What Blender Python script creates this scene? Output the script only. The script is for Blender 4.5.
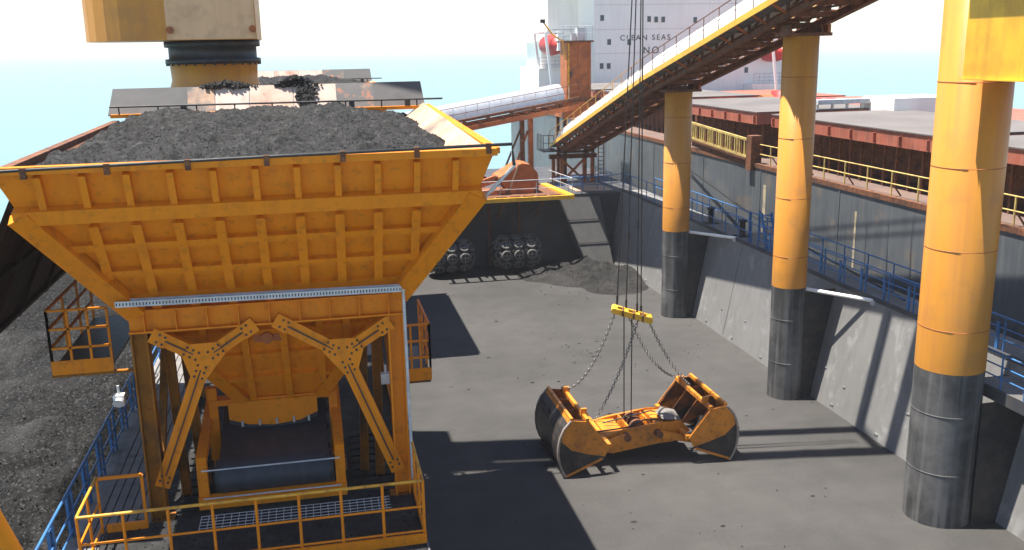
import bpy, math, random
from math import sin, cos, tan, pi, radians, sqrt, atan2
from mathutils import Vector, Matrix, noise
random.seed(7)
S = bpy.context.scene
for o in list(bpy.data.objects): bpy.data.objects.remove(o)
C = S.collection

# ------------------------------------------------------------------ camera
F, PITCH, HEAD, ROLL, CAMH = 950.0, radians(13.4), radians(11.7), radians(1.1), 14.0
CAM = Vector((0, 0, CAMH))
_f0 = Vector((sin(HEAD), cos(HEAD), 0)); _r0 = Vector((cos(HEAD), -sin(HEAD), 0)); _z = Vector((0, 0, 1))
FW = _f0*cos(PITCH) - _z*sin(PITCH); _u = _z*cos(PITCH) + _f0*sin(PITCH)
RT = _r0*cos(ROLL) - _u*sin(ROLL); UP = _u*cos(ROLL) + _r0*sin(ROLL)
cd = bpy.data.cameras.new('camera'); cam = bpy.data.objects.new('camera', cd); C.objects.link(cam)
cam.matrix_world = Matrix(((RT.x, UP.x, -FW.x, CAM.x), (RT.y, UP.y, -FW.y, CAM.y), (RT.z, UP.z, -FW.z, CAM.z), (0, 0, 0, 1)))
cd.sensor_width = 36; cd.lens = F/1024*36; cd.clip_start = .1; cd.clip_end = 60000
S.camera = cam
def _ray(x, y): return FW + RT*((x-512)/F) - UP*((y-275)/F)
def pz(x, y, z): d = _ray(x, y); return CAM + d*((z-CAMH)/d.z)      # pixel -> point on a level surface
def py(x, y, Y): d = _ray(x, y); return CAM + d*(Y/d.y)             # pixel -> point on an upright plane across the barge
def px(x, y, X): d = _ray(x, y); return CAM + d*(X/d.x)             # pixel -> point on an upright plane along the barge

# ------------------------------------------------------------------ light
SD = Vector((.29, -.08, -1)).normalized()                           # travel direction of sunlight
sl = bpy.data.lights.new('sun', 'SUN'); sl.energy = 4.9; sl.angle = radians(.5); sl.color = (1, .945, .86)
so = bpy.data.objects.new('sun', sl); C.objects.link(so); so.location = (-20, 10, 60)
so.rotation_euler = SD.to_track_quat('-Z', 'Y').to_euler()
W = bpy.data.worlds.new('World'); S.world = W; W.use_nodes = True
nt = W.node_tree; nt.nodes.clear()
sky = nt.nodes.new('ShaderNodeTexSky'); sky.sky_type = 'NISHITA'; sky.sun_disc = False
sky.sun_elevation = math.asin(-SD.z); sky.sun_rotation = atan2(-SD.x, -SD.y)
sky.air_density = 1.0; sky.dust_density = .25; sky.ozone_density = 1.0
bg = nt.nodes.new('ShaderNodeBackground'); bg.inputs[1].default_value = .078
wo = nt.nodes.new('ShaderNodeOutputWorld')
LIST = Matrix.Rotation(radians(.55), 4, Vector((sin(HEAD), cos(HEAD), 0)))     # the floating barge lists a little against the horizon
tcw = nt.nodes.new('ShaderNodeTexCoord'); vr = nt.nodes.new('ShaderNodeVectorRotate'); vr.rotation_type = 'AXIS_ANGLE'
vr.inputs['Axis'].default_value = (sin(HEAD), cos(HEAD), 0); vr.inputs['Angle'].default_value = -radians(.55)
nt.links.new(tcw.outputs['Generated'], vr.inputs['Vector']); nt.links.new(vr.outputs[0], sky.inputs[0])
nt.links.new(sky.outputs[0], bg.inputs[0]); nt.links.new(bg.outputs[0], wo.inputs[0])
S.view_settings.view_transform = 'Standard'; S.view_settings.look = 'None'
S.view_settings.exposure = 1.35; S.view_settings.gamma = 1; S.view_settings.use_curve_mapping = False
S.render.engine = 'CYCLES'

# ------------------------------------------------------------------ materials
MATS = {}
def mat(name, base, rough=.55, metal=0, var=.25, scale=3, dirt=None, dirt_amt=.0, dirt_scale=2.0, streak=None, streak_amt=0.0, bump=.0, bump_scale=20, dirt2=None, dirt2_amt=0, dirt2_scale=9, spec=.4):
    """painted / dusty surface: base colour with soft variation, blotches of dirt or rust, vertical run-off streaks"""
    if name in MATS: return MATS[name]
    m = bpy.data.materials.new(name); m.use_nodes = True; n = m.node_tree.nodes; l = m.node_tree.links
    b = n['Principled BSDF']; b.inputs['Roughness'].default_value = rough; b.inputs['Metallic'].default_value = metal
    b.inputs['Specular IOR Level'].default_value = spec
    tc = n.new('ShaderNodeNewGeometry')
    def nz(sc, det=6, vec=None, ro=.6):
        t = n.new('ShaderNodeTexNoise'); t.inputs['Scale'].default_value = sc; t.inputs['Detail'].default_value = det; t.inputs['Roughness'].default_value = ro
        l.new(vec or tc.outputs['Position'], t.inputs['Vector']); return t.outputs['Fac']
    def ramp(f, a, c):
        r = n.new('ShaderNodeMapRange'); r.inputs[1].default_value = a; r.inputs[2].default_value = c; l.new(f, r.inputs[0]); return r.outputs[0]
    def mul(f, k):
        r = n.new('ShaderNodeMath'); r.operation = 'MULTIPLY'; l.new(f, r.inputs[0]); r.inputs[1].default_value = k; return r.outputs[0]
    def mix(fac, a, c):
        x = n.new('ShaderNodeMix'); x.data_type = 'RGBA'
        l.new(fac, x.inputs['Factor'])
        if isinstance(a, tuple): x.inputs['A'].default_value = a+(1,)
        else: l.new(a, x.inputs['A'])
        x.inputs['B'].default_value = c+(1,); return x.outputs['Result']
    dark = tuple(v*(1-var) for v in base); lite = tuple(min(1, v*(1+var*.8)) for v in base)
    col = mix(ramp(nz(scale), .3, .7), dark, lite)
    if dirt: col = mix(mul(ramp(nz(dirt_scale, 8), .48, .66), dirt_amt), col, dirt)
    if dirt2: col = mix(mul(ramp(nz(dirt2_scale, 8), .55, .64), dirt2_amt), col, dirt2)
    if streak:
        mp = n.new('ShaderNodeMapping'); mp.inputs['Scale'].default_value = (2.6, 2.6, .12); l.new(tc.outputs['Position'], mp.inputs['Vector'])
        col = mix(mul(ramp(nz(1.6, 5, mp.outputs[0]), .48, .7), streak_amt), col, streak)
    l.new(col, b.inputs['Base Color'])
    rr = n.new('ShaderNodeMapRange'); rr.inputs[3].default_value = max(0, rough-.12); rr.inputs[4].default_value = min(1, rough+.15)
    l.new(nz(scale*2.3), rr.inputs[0]); l.new(rr.outputs[0], b.inputs['Roughness'])
    if bump:
        bp = n.new('ShaderNodeBump'); bp.inputs['Strength'].default_value = bump; bp.inputs['Distance'].default_value = .09
        l.new(nz(bump_scale, 8, ro=.65), bp.inputs['Height']); l.new(bp.outputs[0], b.inputs['Normal'])
    MATS[name] = m; return m
COALC = (.035, .034, .033)
amber = mat('amber_paint', (.77, .238, .006), .55, spec=.22, var=.08, scale=.9, dirt=(.55, .17, .01), dirt_amt=.35, dirt_scale=.9, dirt2=(.14, .06, .02), dirt2_amt=.25, dirt2_scale=5.5, streak=(.40, .13, .02), streak_amt=.3)
amber_d = mat('amber_paint_sooty', (.30, .115, .012), .6, spec=.2, var=.3, scale=1.5, dirt=(.04, .033, .028), dirt_amt=.8, dirt_scale=.9, dirt2=(.12, .05, .02), dirt2_amt=.6)
yellow = mat('yellow_paint', (.84, .47, .035), .42, var=.08, scale=1.5, dirt=(.40, .18, .03), dirt_amt=.35, dirt_scale=1.1, streak=(.42, .17, .03), streak_amt=.35)
col_y = mat('column_yellow_paint', (.63, .265, .035), .42, var=.07, scale=.6, dirt=(.47, .20, .05), dirt_amt=.5, dirt_scale=.6, dirt2=(.26, .13, .06), dirt2_amt=.22, dirt2_scale=.9, streak=(.46, .18, .05), streak_amt=.5)
rail_y = mat('rail_yellow_paint', (.66, .33, .03), .5, var=.2, scale=3, dirt=(.22, .08, .03), dirt_amt=.7, dirt_scale=4)
rail_p = mat('faded_rail_paint', (.55, .42, .14), .55, var=.25, scale=2, dirt=(.25, .12, .06), dirt_amt=.6, dirt_scale=3)
grab_o = mat('grab_orange_paint', (.66, .235, .02), .45, var=.15, scale=2, dirt=(.26, .09, .03), dirt_amt=.55, dirt_scale=1.6, dirt2=COALC, dirt2_amt=.4, dirt2_scale=5)
grab_i = mat('grab_inner_paint', (.24, .075, .015), .6, var=.3, scale=2, dirt=(.03, .026, .024), dirt_amt=.85, dirt_scale=1.8)
grab_b = mat('grab_worn_steel', (.028, .026, .026), .5, var=.4, scale=2, dirt=(.10, .07, .05), dirt_amt=.5, dirt_scale=3)
rust = mat('rusty_steel', (.17, .065, .03), .75, var=.4, scale=3, dirt=(.045, .03, .024), dirt_amt=.7, dirt_scale=2, dirt2=(.36, .16, .07), dirt2_amt=.5)
rust_o = mat('rust_orange_paint', (.45, .13, .035), .6, var=.25, scale=1.5, dirt=(.12, .05, .03), dirt_amt=.6, dirt_scale=2)
hatch_r = mat('hatch_red_paint', (.40, .115, .07), .6, var=.2, scale=.6, dirt=(.16, .06, .04), dirt_amt=.6, dirt_scale=1.2, streak=(.42, .2, .14), streak_amt=.5)
hatch_t = mat('dusty_hatch_top', (.15, .133, .124), .8, var=.15, scale=.4, dirt=(.10, .09, .085), dirt_amt=.6, dirt_scale=.3)
black_p = mat('black_bitumen_paint', (.05, .05, .05), .65, var=.25, scale=1.2, dirt=(.19, .185, .178), dirt_amt=.65, dirt_scale=.5, streak=(.22, .215, .208), streak_amt=.6)
dark_s = mat('dark_steel', (.03, .03, .032), .5, var=.3, scale=4, dirt=(.08, .06, .045), dirt_amt=.5)
blackst = mat('black_rope_steel', (.02, .02, .02), .5, var=.2)
galv = mat('galvanised_steel', (.55, .56, .57), .5, .1, var=.12, scale=5, dirt=(.2, .2, .2), dirt_amt=.4)
chain_m = mat('chain_steel', (.24, .235, .23), .4, .6, var=.3, scale=9)
blue = mat('blue_rail_paint', (.045, .17, .40), .45, var=.15, scale=3, dirt=(.06, .07, .09), dirt_amt=.5, dirt_scale=5)
white_p = mat('white_paint', (.90, .88, .83), .45, var=.04, scale=.3, streak=(.66, .60, .52), streak_amt=.25)
white_c = mat('white_cover_sheet', (.80, .80, .79), .5, var=.05, scale=1, dirt=(.58, .55, .5), dirt_amt=.3, dirt_scale=.6)
silver = mat('aluminium_cover_sheet', (.55, .56, .58), .35, .5, var=.1, scale=.8, dirt=(.42, .36, .32), dirt_amt=.4)
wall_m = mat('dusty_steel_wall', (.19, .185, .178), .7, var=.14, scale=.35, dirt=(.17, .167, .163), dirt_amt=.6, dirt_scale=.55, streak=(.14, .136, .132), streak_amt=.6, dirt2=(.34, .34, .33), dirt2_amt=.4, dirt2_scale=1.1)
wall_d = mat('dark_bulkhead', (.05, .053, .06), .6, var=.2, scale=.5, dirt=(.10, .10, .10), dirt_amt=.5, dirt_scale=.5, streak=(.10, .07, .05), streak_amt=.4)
hull_m = mat('hull_grey_paint', (.085, .095, .105), .5, var=.16, scale=.25, dirt=(.15, .155, .155), dirt_amt=.5, dirt_scale=.22, streak=(.19, .19, .185), streak_amt=.35, dirt2=(.24, .17, .11), dirt2_amt=.35, dirt2_scale=.8)
deck_m = mat('dusty_deck', (.21, .20, .19), .8, var=.3, scale=1.2, dirt=(.07, .068, .066), dirt_amt=.6, dirt_scale=.7, bump=.3, bump_scale=15)
shipdeck = mat('ship_deck_paint', (.16, .105, .085), .75, var=.2, scale=.4, dirt=(.12, .09, .08), dirt_amt=.7, dirt_scale=.5)
plank_m = mat('grey_plank', (.20, .19, .18), .8, var=.25, scale=4, dirt=(.06, .06, .06), dirt_amt=.6, dirt_scale=2)
rubber = mat('black_rubber', (.022, .022, .023), .7, var=.3, scale=4, dirt=(.07, .068, .065), dirt_amt=.5, dirt_scale=3)
tyre_m = mat('dusty_tyre', (.12, .118, .112), .8, var=.25, scale=6, dirt=(.05, .05, .05), dirt_amt=.6, dirt_scale=5)
belt_m = mat('belt_rubber', (.036, .041, .052), .45, var=.25, scale=1.5, streak=(.07, .072, .08), streak_amt=.4, spec=.35)
red_p = mat('red_paint', (.42, .035, .03), .45, var=.1)
glass_m = mat('dark_window', (.03, .05, .08), .1, var=.1, spec=.6)
text_m = mat('black_lettering', (.05, .05, .055), .6, var=.1)
inner_y = mat('scraped_plate', (.52, .36, .24), .55, var=.18, scale=1, dirt=(.10, .085, .075), dirt_amt=.85, dirt_scale=.45, streak=(.36, .14, .07), streak_amt=.45)
slab_m = mat('sooty_slab', (.085, .083, .08), .75, var=.2, scale=.6, streak=(.05, .05, .05), streak_amt=.5)
dust_plate = mat('dusty_back_plate', (.105, .10, .098), .7, var=.2, scale=1, dirt=(.06, .057, .055), dirt_amt=.6, dirt_scale=1)
pale_plate = mat('pale_liner_plate', (.56, .43, .35), .55, var=.15, scale=1.2, streak=(.36, .19, .13), streak_amt=.35, dirt=(.2, .16, .14), dirt_amt=.35, dirt_scale=1.6)
scorched = mat('scraped_liner_plate', (.105, .10, .098), .6, var=.2, scale=1, dirt=(.50, .30, .18), dirt_amt=.9, dirt_scale=1.1, dirt2=(.36, .14, .07), dirt2_amt=.8, dirt2_scale=2.5)
scorched_p = mat('rust_streaked_liner_plate', (.50, .36, .28), .55, var=.2, scale=1.2, streak=(.30, .11, .06), streak_amt=.8, dirt=(.36, .2, .13), dirt_amt=.6, dirt_scale=1)
apron_m = mat('apron_brown_steel', (.032, .014, .008), .85, spec=.08, var=.3, scale=1)
coal_m = mat('coal_lumps', (.036, .035, .0342), .7, spec=.2, var=.5, scale=5, dirt=(.052, .0505, .049), dirt_amt=.5, dirt_scale=.9, bump=1.0, bump_scale=20, dirt2=(.10, .098, .095), dirt2_amt=.55, dirt2_scale=4)
coal2_m = mat('barge_coal', (.015, .0147, .0145), .85, spec=.1, var=.6, scale=9, dirt=(.042, .0405, .039), dirt_amt=.9, dirt_scale=.3, bump=1.0, bump_scale=9, dirt2=(.085, .083, .08), dirt2_amt=.75, dirt2_scale=11)

heap_m = mat('swept_coal_dust', (.026, .0252, .0245), .85, spec=.12, var=.3, scale=2.5, dirt=(.046, .044, .042), dirt_amt=.6, dirt_scale=.6, bump=.8, bump_scale=12)
fines_m = mat('coal_fines', (.03, .0295, .029), .8, spec=.15, var=.4, scale=3, dirt=(.09, .088, .085), dirt_amt=.4, dirt_scale=1.3, bump=.6, bump_scale=18)
def floor_material():
    m = bpy.data.materials.new('coal_dust_floor'); m.use_nodes = True; n = m.node_tree.nodes; l = m.node_tree.links
    b = n['Principled BSDF']; b.inputs['Specular IOR Level'].default_value = .25; b.inputs['Roughness'].default_value = .85
    g = n.new('ShaderNodeNewGeometry')
    def nz(sc, det, mapping=None):
        t = n.new('ShaderNodeTexNoise'); t.inputs['Scale'].default_value = sc; t.inputs['Detail'].default_value = det
        if mapping:
            mp = n.new('ShaderNodeMapping'); mp.inputs['Scale'].default_value = mapping; mp.inputs['Rotation'].default_value = (0, 0, .35)
            l.new(g.outputs['Position'], mp.inputs[0]); l.new(mp.outputs[0], t.inputs[0])
        else: l.new(g.outputs['Position'], t.inputs[0])
        return t.outputs[0]
    cur = None
    for f, lo, hi, a in ((nz(.12, 5), .35, .65, 1), (nz(.9, 9), .35, .7, .55), (nz(1., 6, (.3, 1.6, 1)), .5, .72, .22), (nz(14, 6), .42, .62, .3)):
        r = n.new('ShaderNodeMapRange'); r.inputs[1].default_value = lo; r.inputs[2].default_value = hi; l.new(f, r.inputs[0])
        k = n.new('ShaderNodeMath'); k.operation = 'MULTIPLY'; l.new(r.outputs[0], k.inputs[0]); k.inputs[1].default_value = a
        if cur is None: cur = k.outputs[0]
        else:
            s = n.new('ShaderNodeMath'); s.operation = 'ADD'; l.new(cur, s.inputs[0]); l.new(k.outputs[0], s.inputs[1]); cur = s.outputs[0]
    cr = n.new('ShaderNodeValToRGB'); d = n.new('ShaderNodeMath'); d.operation = 'DIVIDE'; l.new(cur, d.inputs[0]); d.inputs[1].default_value = 2.07
    l.new(d.outputs[0], cr.inputs[0])
    cr.color_ramp.elements[0].color = (.043, .0412, .0394, 1); cr.color_ramp.elements[0].position = .1
    cr.color_ramp.elements[1].color = (.074, .070, .066, 1); cr.color_ramp.elements[1].position = .9
    l.new(cr.outputs[0], b.inputs['Base Color'])
    bp = n.new('ShaderNodeBump'); bp.inputs['Strength'].default_value = .35; bp.inputs['Distance'].default_value = .04
    l.new(nz(6, 10), bp.inputs['Height']); l.new(bp.outputs[0], b.inputs['Normal'])
    return m
floor_m = floor_material()

def sea_material():
    m = bpy.data.materials.new('sea_water'); m.use_nodes = True; n = m.node_tree.nodes; l = m.node_tree.links
    b = n['Principled BSDF']; b.inputs['Base Color'].default_value = (.15, .26, .28, 1); b.inputs['Roughness'].default_value = .22
    b.inputs['IOR'].default_value = 1.33
    g = n.new('ShaderNodeNewGeometry'); mp = n.new('ShaderNodeMapping'); mp.inputs['Scale'].default_value = (.12, .3, .2); l.new(g.outputs['Position'], mp.inputs[0])
    t = n.new('ShaderNodeTexNoise'); t.inputs['Scale'].default_value = 1.; t.inputs['Detail'].default_value = 9; t.inputs['Roughness'].default_value = .65; l.new(mp.outputs[0], t.inputs[0])
    bp = n.new('ShaderNodeBump'); bp.inputs['Strength'].default_value = .8; bp.inputs['Distance'].default_value = .7; l.new(t.outputs[0], bp.inputs['Height']); l.new(bp.outputs[0], b.inputs['Normal'])
    return m
sea_m = sea_material()

# ------------------------------------------------------------------ mesh helpers
class MB:
    """collects shapes in world metres; build() links them as one mesh object"""
    def __init__(s): s.v = []; s.f = []; s.sm = []
    def add(s, vs, fs, smooth=False):
        b = len(s.v); s.v += [Vector(v) for v in vs]; s.f += [tuple(i+b for i in f) for f in fs]; s.sm += [smooth]*len(fs); return s
    def box(s, a, b):
        x0, x1 = sorted((a[0], b[0])); y0, y1 = sorted((a[1], b[1])); z0, z1 = sorted((a[2], b[2]))
        return s.add([(x, y, z) for z in (z0, z1) for y in (y0, y1) for x in (x0, x1)],
                     [(0, 2, 3, 1), (4, 5, 7, 6), (0, 1, 5, 4), (2, 6, 7, 3), (0, 4, 6, 2), (1, 3, 7, 5)])
    def beam(s, p, q, w, h, up=(0, 0, 1)):
        """bar p->q; w across, h along the given up direction"""
        p, q = Vector(p), Vector(q); d = (q-p).normalized(); u = Vector(up); r = d.cross(u)
        if r.length < 1e-4: r = d.cross(Vector((1, 0, 0)))
        r.normalize(); u = r.cross(d)
        r = r*w/2; u = u*h/2
        return s.add([p-r-u, p+r-u, p+r+u, p-r+u, q-r-u, q+r-u, q+r+u, q-r+u],
                     [(0, 1, 2, 3), (7, 6, 5, 4), (0, 4, 5, 1), (1, 5, 6, 2), (2, 6, 7, 3), (3, 7, 4, 0)])
    def ibeam(s, p, q, w, h, t=.03, up=(0, 0, 1)):
        p, q = Vector(p), Vector(q); d = (q-p).normalized(); u = Vector(up); r = d.cross(u).normalized(); u = r.cross(d)
        o = u*(h/2-t/2)
        s.beam(p+o, q+o, w, t, up); s.beam(p-o, q-o, w, t, up); return s.beam(p, q, t, h-2*t-.002, up)
    def cyl(s, p, q, r0, r1=None, n=10, caps=True):
        p, q = Vector(p), Vector(q); r1 = r0 if r1 is None else r1; d = (q-p).normalized()
        a = d.orthogonal().normalized(); b = d.cross(a)
        vs = []
        for c, r in ((p, r0), (q, r1)): vs += [c+(a*cos(2*pi*i/n)+b*sin(2*pi*i/n))*r for i in range(n)]
        s.add(vs, [(i, (i+1) % n, n+(i+1) % n, n+i) for i in range(n)], True)
        if caps: s.add(vs, [tuple(range(n-1, -1, -1)), tuple(range(n, 2*n))])
        return s
    def tube(s, pts, r, n=6):
        pts = [Vector(p) for p in pts]; vs = []; fs = []; a = None
        for i, p in enumerate(pts):
            d = (pts[min(i+1, len(pts)-1)]-pts[max(i-1, 0)]).normalized()
            a = d.orthogonal().normalized() if a is None else (a-d*a.dot(d)).normalized()
            b = d.cross(a); vs += [p+(a*cos(2*pi*k/n)+b*sin(2*pi*k/n))*r for k in range(n)]
        for i in range(len(pts)-1): fs += [(i*n+k, i*n+(k+1) % n, (i+1)*n+(k+1) % n, (i+1)*n+k) for k in range(n)]
        s.add(vs, fs, True); s.add(vs[:n], [tuple(range(n-1, -1, -1))]); return s.add(vs[-n:], [tuple(range(n))])
    def torus(s, c, ax, R, r, n=14, m=6, stretch=None):
        c, ax = Vector(c), Vector(ax).normalized(); a = (Vector(stretch) if stretch else ax.orthogonal()).normalized(); b = ax.cross(a); vs = []
        for i in range(n):
            t = 2*pi*i/n; d = a*cos(t)+b*sin(t); base = a*cos(t)*R*(1.5 if stretch else 1)+b*sin(t)*R
            for k in range(m): u = 2*pi*k/m; vs.append(c+base+d*r*cos(u)+ax*r*sin(u))
        return s.add(vs, [(i*m+k, ((i+1) % n)*m+k, ((i+1) % n)*m+(k+1) % m, i*m+(k+1) % m) for i in range(n) for k in range(m)], True)
    def prism(s, poly, ext):
        """planar polygon (points) pushed along ext"""
        p = [Vector(v) for v in poly]; e = Vector(ext); n = len(p)
        s.add(p+[v+e for v in p], [tuple(range(n-1, -1, -1)), tuple(range(n, 2*n))]+[(i, (i+1) % n, n+(i+1) % n, n+i) for i in range(n)]); return s
    def plate(s, a, b, c, d, t):
        a, b, c, d = map(Vector, (a, b, c, d)); n = (b-a).cross(d-a).normalized()*t
        return s.prism((a, b, c, d), n)
    def revolve(s, c, prof, n=24):
        """(radius, z) profile about a vertical axis"""
        vs = []; m = len(prof)
        for r, z in prof: vs += [(c[0]+r*cos(2*pi*i/n), c[1]+r*sin(2*pi*i/n), z) for i in range(n)]
        s.add(vs, [(k*n+i, k*n+(i+1) % n, (k+1)*n+(i+1) % n, (k+1)*n+i) for k in range(m-1) for i in range(n)], True); return s
    def build(s, name, m, parent=None, origin=None):
        o0 = WO[parent.name] if parent else Vector(origin if origin is not None else base_of(s.v))
        me = bpy.data.meshes.new(name); me.from_pydata([v-o0 for v in s.v], [], s.f); me.validate()
        if len(me.polygons) == len(s.sm): me.polygons.foreach_set('use_smooth', s.sm)
        me.materials.append(m); me.update()
        o = bpy.data.objects.new(name, me); C.objects.link(o)
        if parent: o.parent = parent
        else: o.location = o0
        WO[o.name] = o0; return o
WO = {}
def base_of(vs):
    xs = [v[0] for v in vs]; ys = [v[1] for v in vs]; zs = [v[2] for v in vs]
    return Vector(((min(xs)+max(xs))/2, (min(ys)+max(ys))/2, min(zs)))
def fixn(o):
    import bmesh
    b = bmesh.new(); b.from_mesh(o.data); bmesh.ops.recalc_face_normals(b, faces=b.faces); b.to_mesh(o.data); b.free(); return o
def tag(o, label=None, cat=None, group=None, kind=None):
    for k, v in (('label', label), ('category', cat), ('group', group), ('kind', kind)):
        if v: o[k] = v
    return o
def thing(name, loc, label, cat, group=None):
    o = bpy.data.objects.new(name, None); C.objects.link(o); o.location = loc; o.empty_display_size = .3
    WO[o.name] = Vector(loc); return tag(o, label, cat, group)
def copy_tree(o, parent=None):
    c = o.copy(); C.objects.link(c); c.parent = parent
    if o.name in WO: WO[c.name] = WO[o.name]
    for ch in list(o.children): copy_tree(ch, c)
    return c
def lerp(a, b, t): return Vector(a)*(1-t)+Vector(b)*t
def text_mesh(name, body, size, m, parent, origin_pt, xdir, zdir):
    cu = bpy.data.curves.new(name, 'FONT'); cu.body = body; cu.size = size; cu.extrude = .01; cu.space_character = 1.35
    t = bpy.data.objects.new('tmp', cu); C.objects.link(t); bpy.context.view_layer.update()
    me = bpy.data.meshes.new_from_object(t.evaluated_get(bpy.context.evaluated_depsgraph_get())); bpy.data.objects.remove(t)
    xd, zd = Vector(xdir), Vector(zdir); nd = xd.cross(zd); p0 = Vector(origin_pt)-WO[parent.name]
    for v in me.vertices: v.co = p0+xd*v.co.x+zd*v.co.y+nd*v.co.z
    me.materials.clear(); me.materials.append(m); me.name = name
    o = bpy.data.objects.new(name, me); C.objects.link(o); o.parent = parent; o['kind'] = 'stuff'; return o

def railing(name, path, label, m, h=1.1, step=1.5, rails=(1., .5), r=.028, group=None, kick=0, cat='railing', post_r=None, square=False, m2=None):
    """handrail on a polyline of deck points: every post and every rail is a part"""
    path = [Vector(p) for p in path]; root = thing(name, path[0], label, cat, group)
    for i in range(len(path)-1):
        a, b = path[i], path[i+1]; L = (b-a).length; n = max(1, round(L/step))
        for k in range(n+1):
            if k == 0 and i > 0: continue
            p = lerp(a, b, k/n)
            if square: MB().beam(p, p+Vector((0, 0, h)), .07, .07, (0, 1, 0)).build('post', m, root)
            else: MB().cyl(p, p+Vector((0, 0, h)), post_r or r*.95, n=6).build('post', m2 or m, root)
        for f in rails: MB().cyl(a+Vector((0, 0, h*f)), b+Vector((0, 0, h*f)), r*(1 if f == 1 else .75), n=6).build('rail', m if f == 1 or not m2 else m2, root)
        if kick: MB().beam(a+Vector((0, 0, kick/2+.01)), b+Vector((0, 0, kick/2+.01)), .012, kick).build('kick_plate', m, root)
    return root

def coal_grid(x0, x1, y0, y1, nx, ny, hf, skirt=None):
    m = MB(); vs = []; fs = []
    for j in range(ny+1):
        for i in range(nx+1):
            x = x0+(x1-x0)*i/nx; y = y0+(y1-y0)*j/ny; vs.append((x, y, hf(x, y)))
    for j in range(ny):
        for i in range(nx): a = j*(nx+1)+i; fs.append((a, a+1, a+nx+2, a+nx+1))
    m.add(vs, fs, True); return m
def lump(m, c, r):
    c = Vector(c); vs = []; R = Matrix.Rotation(random.random()*6.28, 3, (random.random()-.5, random.random()-.5, random.random()+.01))
    for d in ((1, 0, 0), (-1, 0, 0), (0, 1, 0), (0, -1, 0), (0, 0, 1), (0, 0, -1)):
        vs.append(c+R @ Vector(d)*r*random.uniform(.6, 1.2))
    m.add(vs, [(0, 2, 4), (2, 1, 4), (1, 3, 4), (3, 0, 4), (2, 0, 5), (1, 2, 5), (3, 1, 5), (0, 3, 5)])
def fbm(x, y, s, o=4): return noise.fractal(Vector((x*s, y*s, 3.1)), 1.0, 2.0, o)

# ------------------------------------------------------------------ the setting
SEA = -.6
m = MB(); n = 24; R = 30000
m.add([(0, 0, SEA)]+[(R*cos(2*pi*i/n), R*sin(2*pi*i/n), SEA) for i in range(n)], [(0, i+1, (i+1) % n+1) for i in range(n)])
sea = tag(m.build('sea', sea_m, origin=(0, 0, SEA)), kind='structure'); sea.rotation_euler = LIST.to_euler()
HX0, WX, WT, WTZ, EY = 1.84, 19.2, 20.1, 4.6, 60.6       # hold: left wall, right wall foot, right wall top, its height, end wall
hf = lambda x, y: .012*fbm(x, y, .35)+.02*max(0, fbm(x+40, y, .9))
tag(coal_grid(HX0-.3, WX+.6, 2, EY+.4, 90, 200, hf).build('hold_floor', floor_m, origin=(10, 30, 0)), kind='structure')
tag(MB().box((-5.6, -2, -1.4), (HX0, 74, 4.0)).build('left_deck', deck_m), kind='structure')
rw = tag(fixn(MB().prism([(WX, 0, -1), (WX, 0, 0), (WT, 0, WTZ), (21.75, 0, WTZ), (21.75, 0, -1.4)], (0, EY-1.3, 0)).build('hold_side_wall', wall_m)), kind='structure')
rw.location.y += 1.2
for v in rw.data.vertices: pass
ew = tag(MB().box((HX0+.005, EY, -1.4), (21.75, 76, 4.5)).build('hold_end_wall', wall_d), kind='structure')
# welded studs and panel edges of the side wall
y = 4.0
while y < 58:
    MB().plate((WX+.03-.02, y, .12), (WX+.03-.02, y+.02, .12), (WT-.03, y+.02, WTZ-.06), (WT-.03, y, WTZ-.06), -.012).build('plate_seam', wall_m, rw); y += 6.1
y = 6.0
while y < 57:
    for k, z in enumerate((.22,)):
        X = WX+z*.194
        MB().box((X-.03, y, z-.05), (X+.02, y+.2, z+.03)).build('foot_bracket', wall_m, rw)
    y += 3.05
for yy, zz in ((31.4, 1.4), (29.9, 1.1), (35.8, 1.6), (38.6, 1.3), (26.0, 1.5), (41.2, 1.2), (33.1, .8), (25.2, .9)):
    X = WX+zz*.194; MB().box((X-.03, yy, zz-.025), (X+.02, yy+.16, zz+.025)).build('lug', wall_m, rw)
tag(MB().box((WT-.02, 2, WTZ+.004), (WT+.1, EY, WTZ+.14)).build('walkway_kerb', wall_d), kind='structure')
# sloping lit plate in the far corner
fixn(MB().plate((15.7, 60.5, 4.3), (18.6, 60.5, 4.3), (19.0, 58.6, .02), (17.2, 58.6, .02), .06).build('sloping_plate', slab_m, ew))
fixn(MB().beam((15.6, 60.45, 4.3), (17.1, 58.5, .02), .12, .25).build('plate_stiffener', wall_d, ew))
for xx in (8.9, 11.0, 13.0):
    MB().box((xx, EY-.16, .05), (xx+.14, EY-.002, 4.4)).build('stiffener', rust, ew)
for zz in (1.45, 2.9): MB().beam(lerp((15.7, 60.43, 4.3), (17.2, 58.53, 0), 1-zz/4.3), lerp((18.6, 60.43, 4.3), (19., 58.53, 0), 1-zz/4.3), .05, .05).build('plate_lap', wall_d, ew)
# planks of the left walkway
for i in range(7):
    for j in range(7):
        x = -5.3+i*.2; y0 = 12+j*3.02
        MB().box((x, y0, 4.006), (x+.17, y0+3.0, 4.05+.008*((i*3+j) % 3))).build('plank', plank_m, bpy.data.objects['left_deck'])

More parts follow.
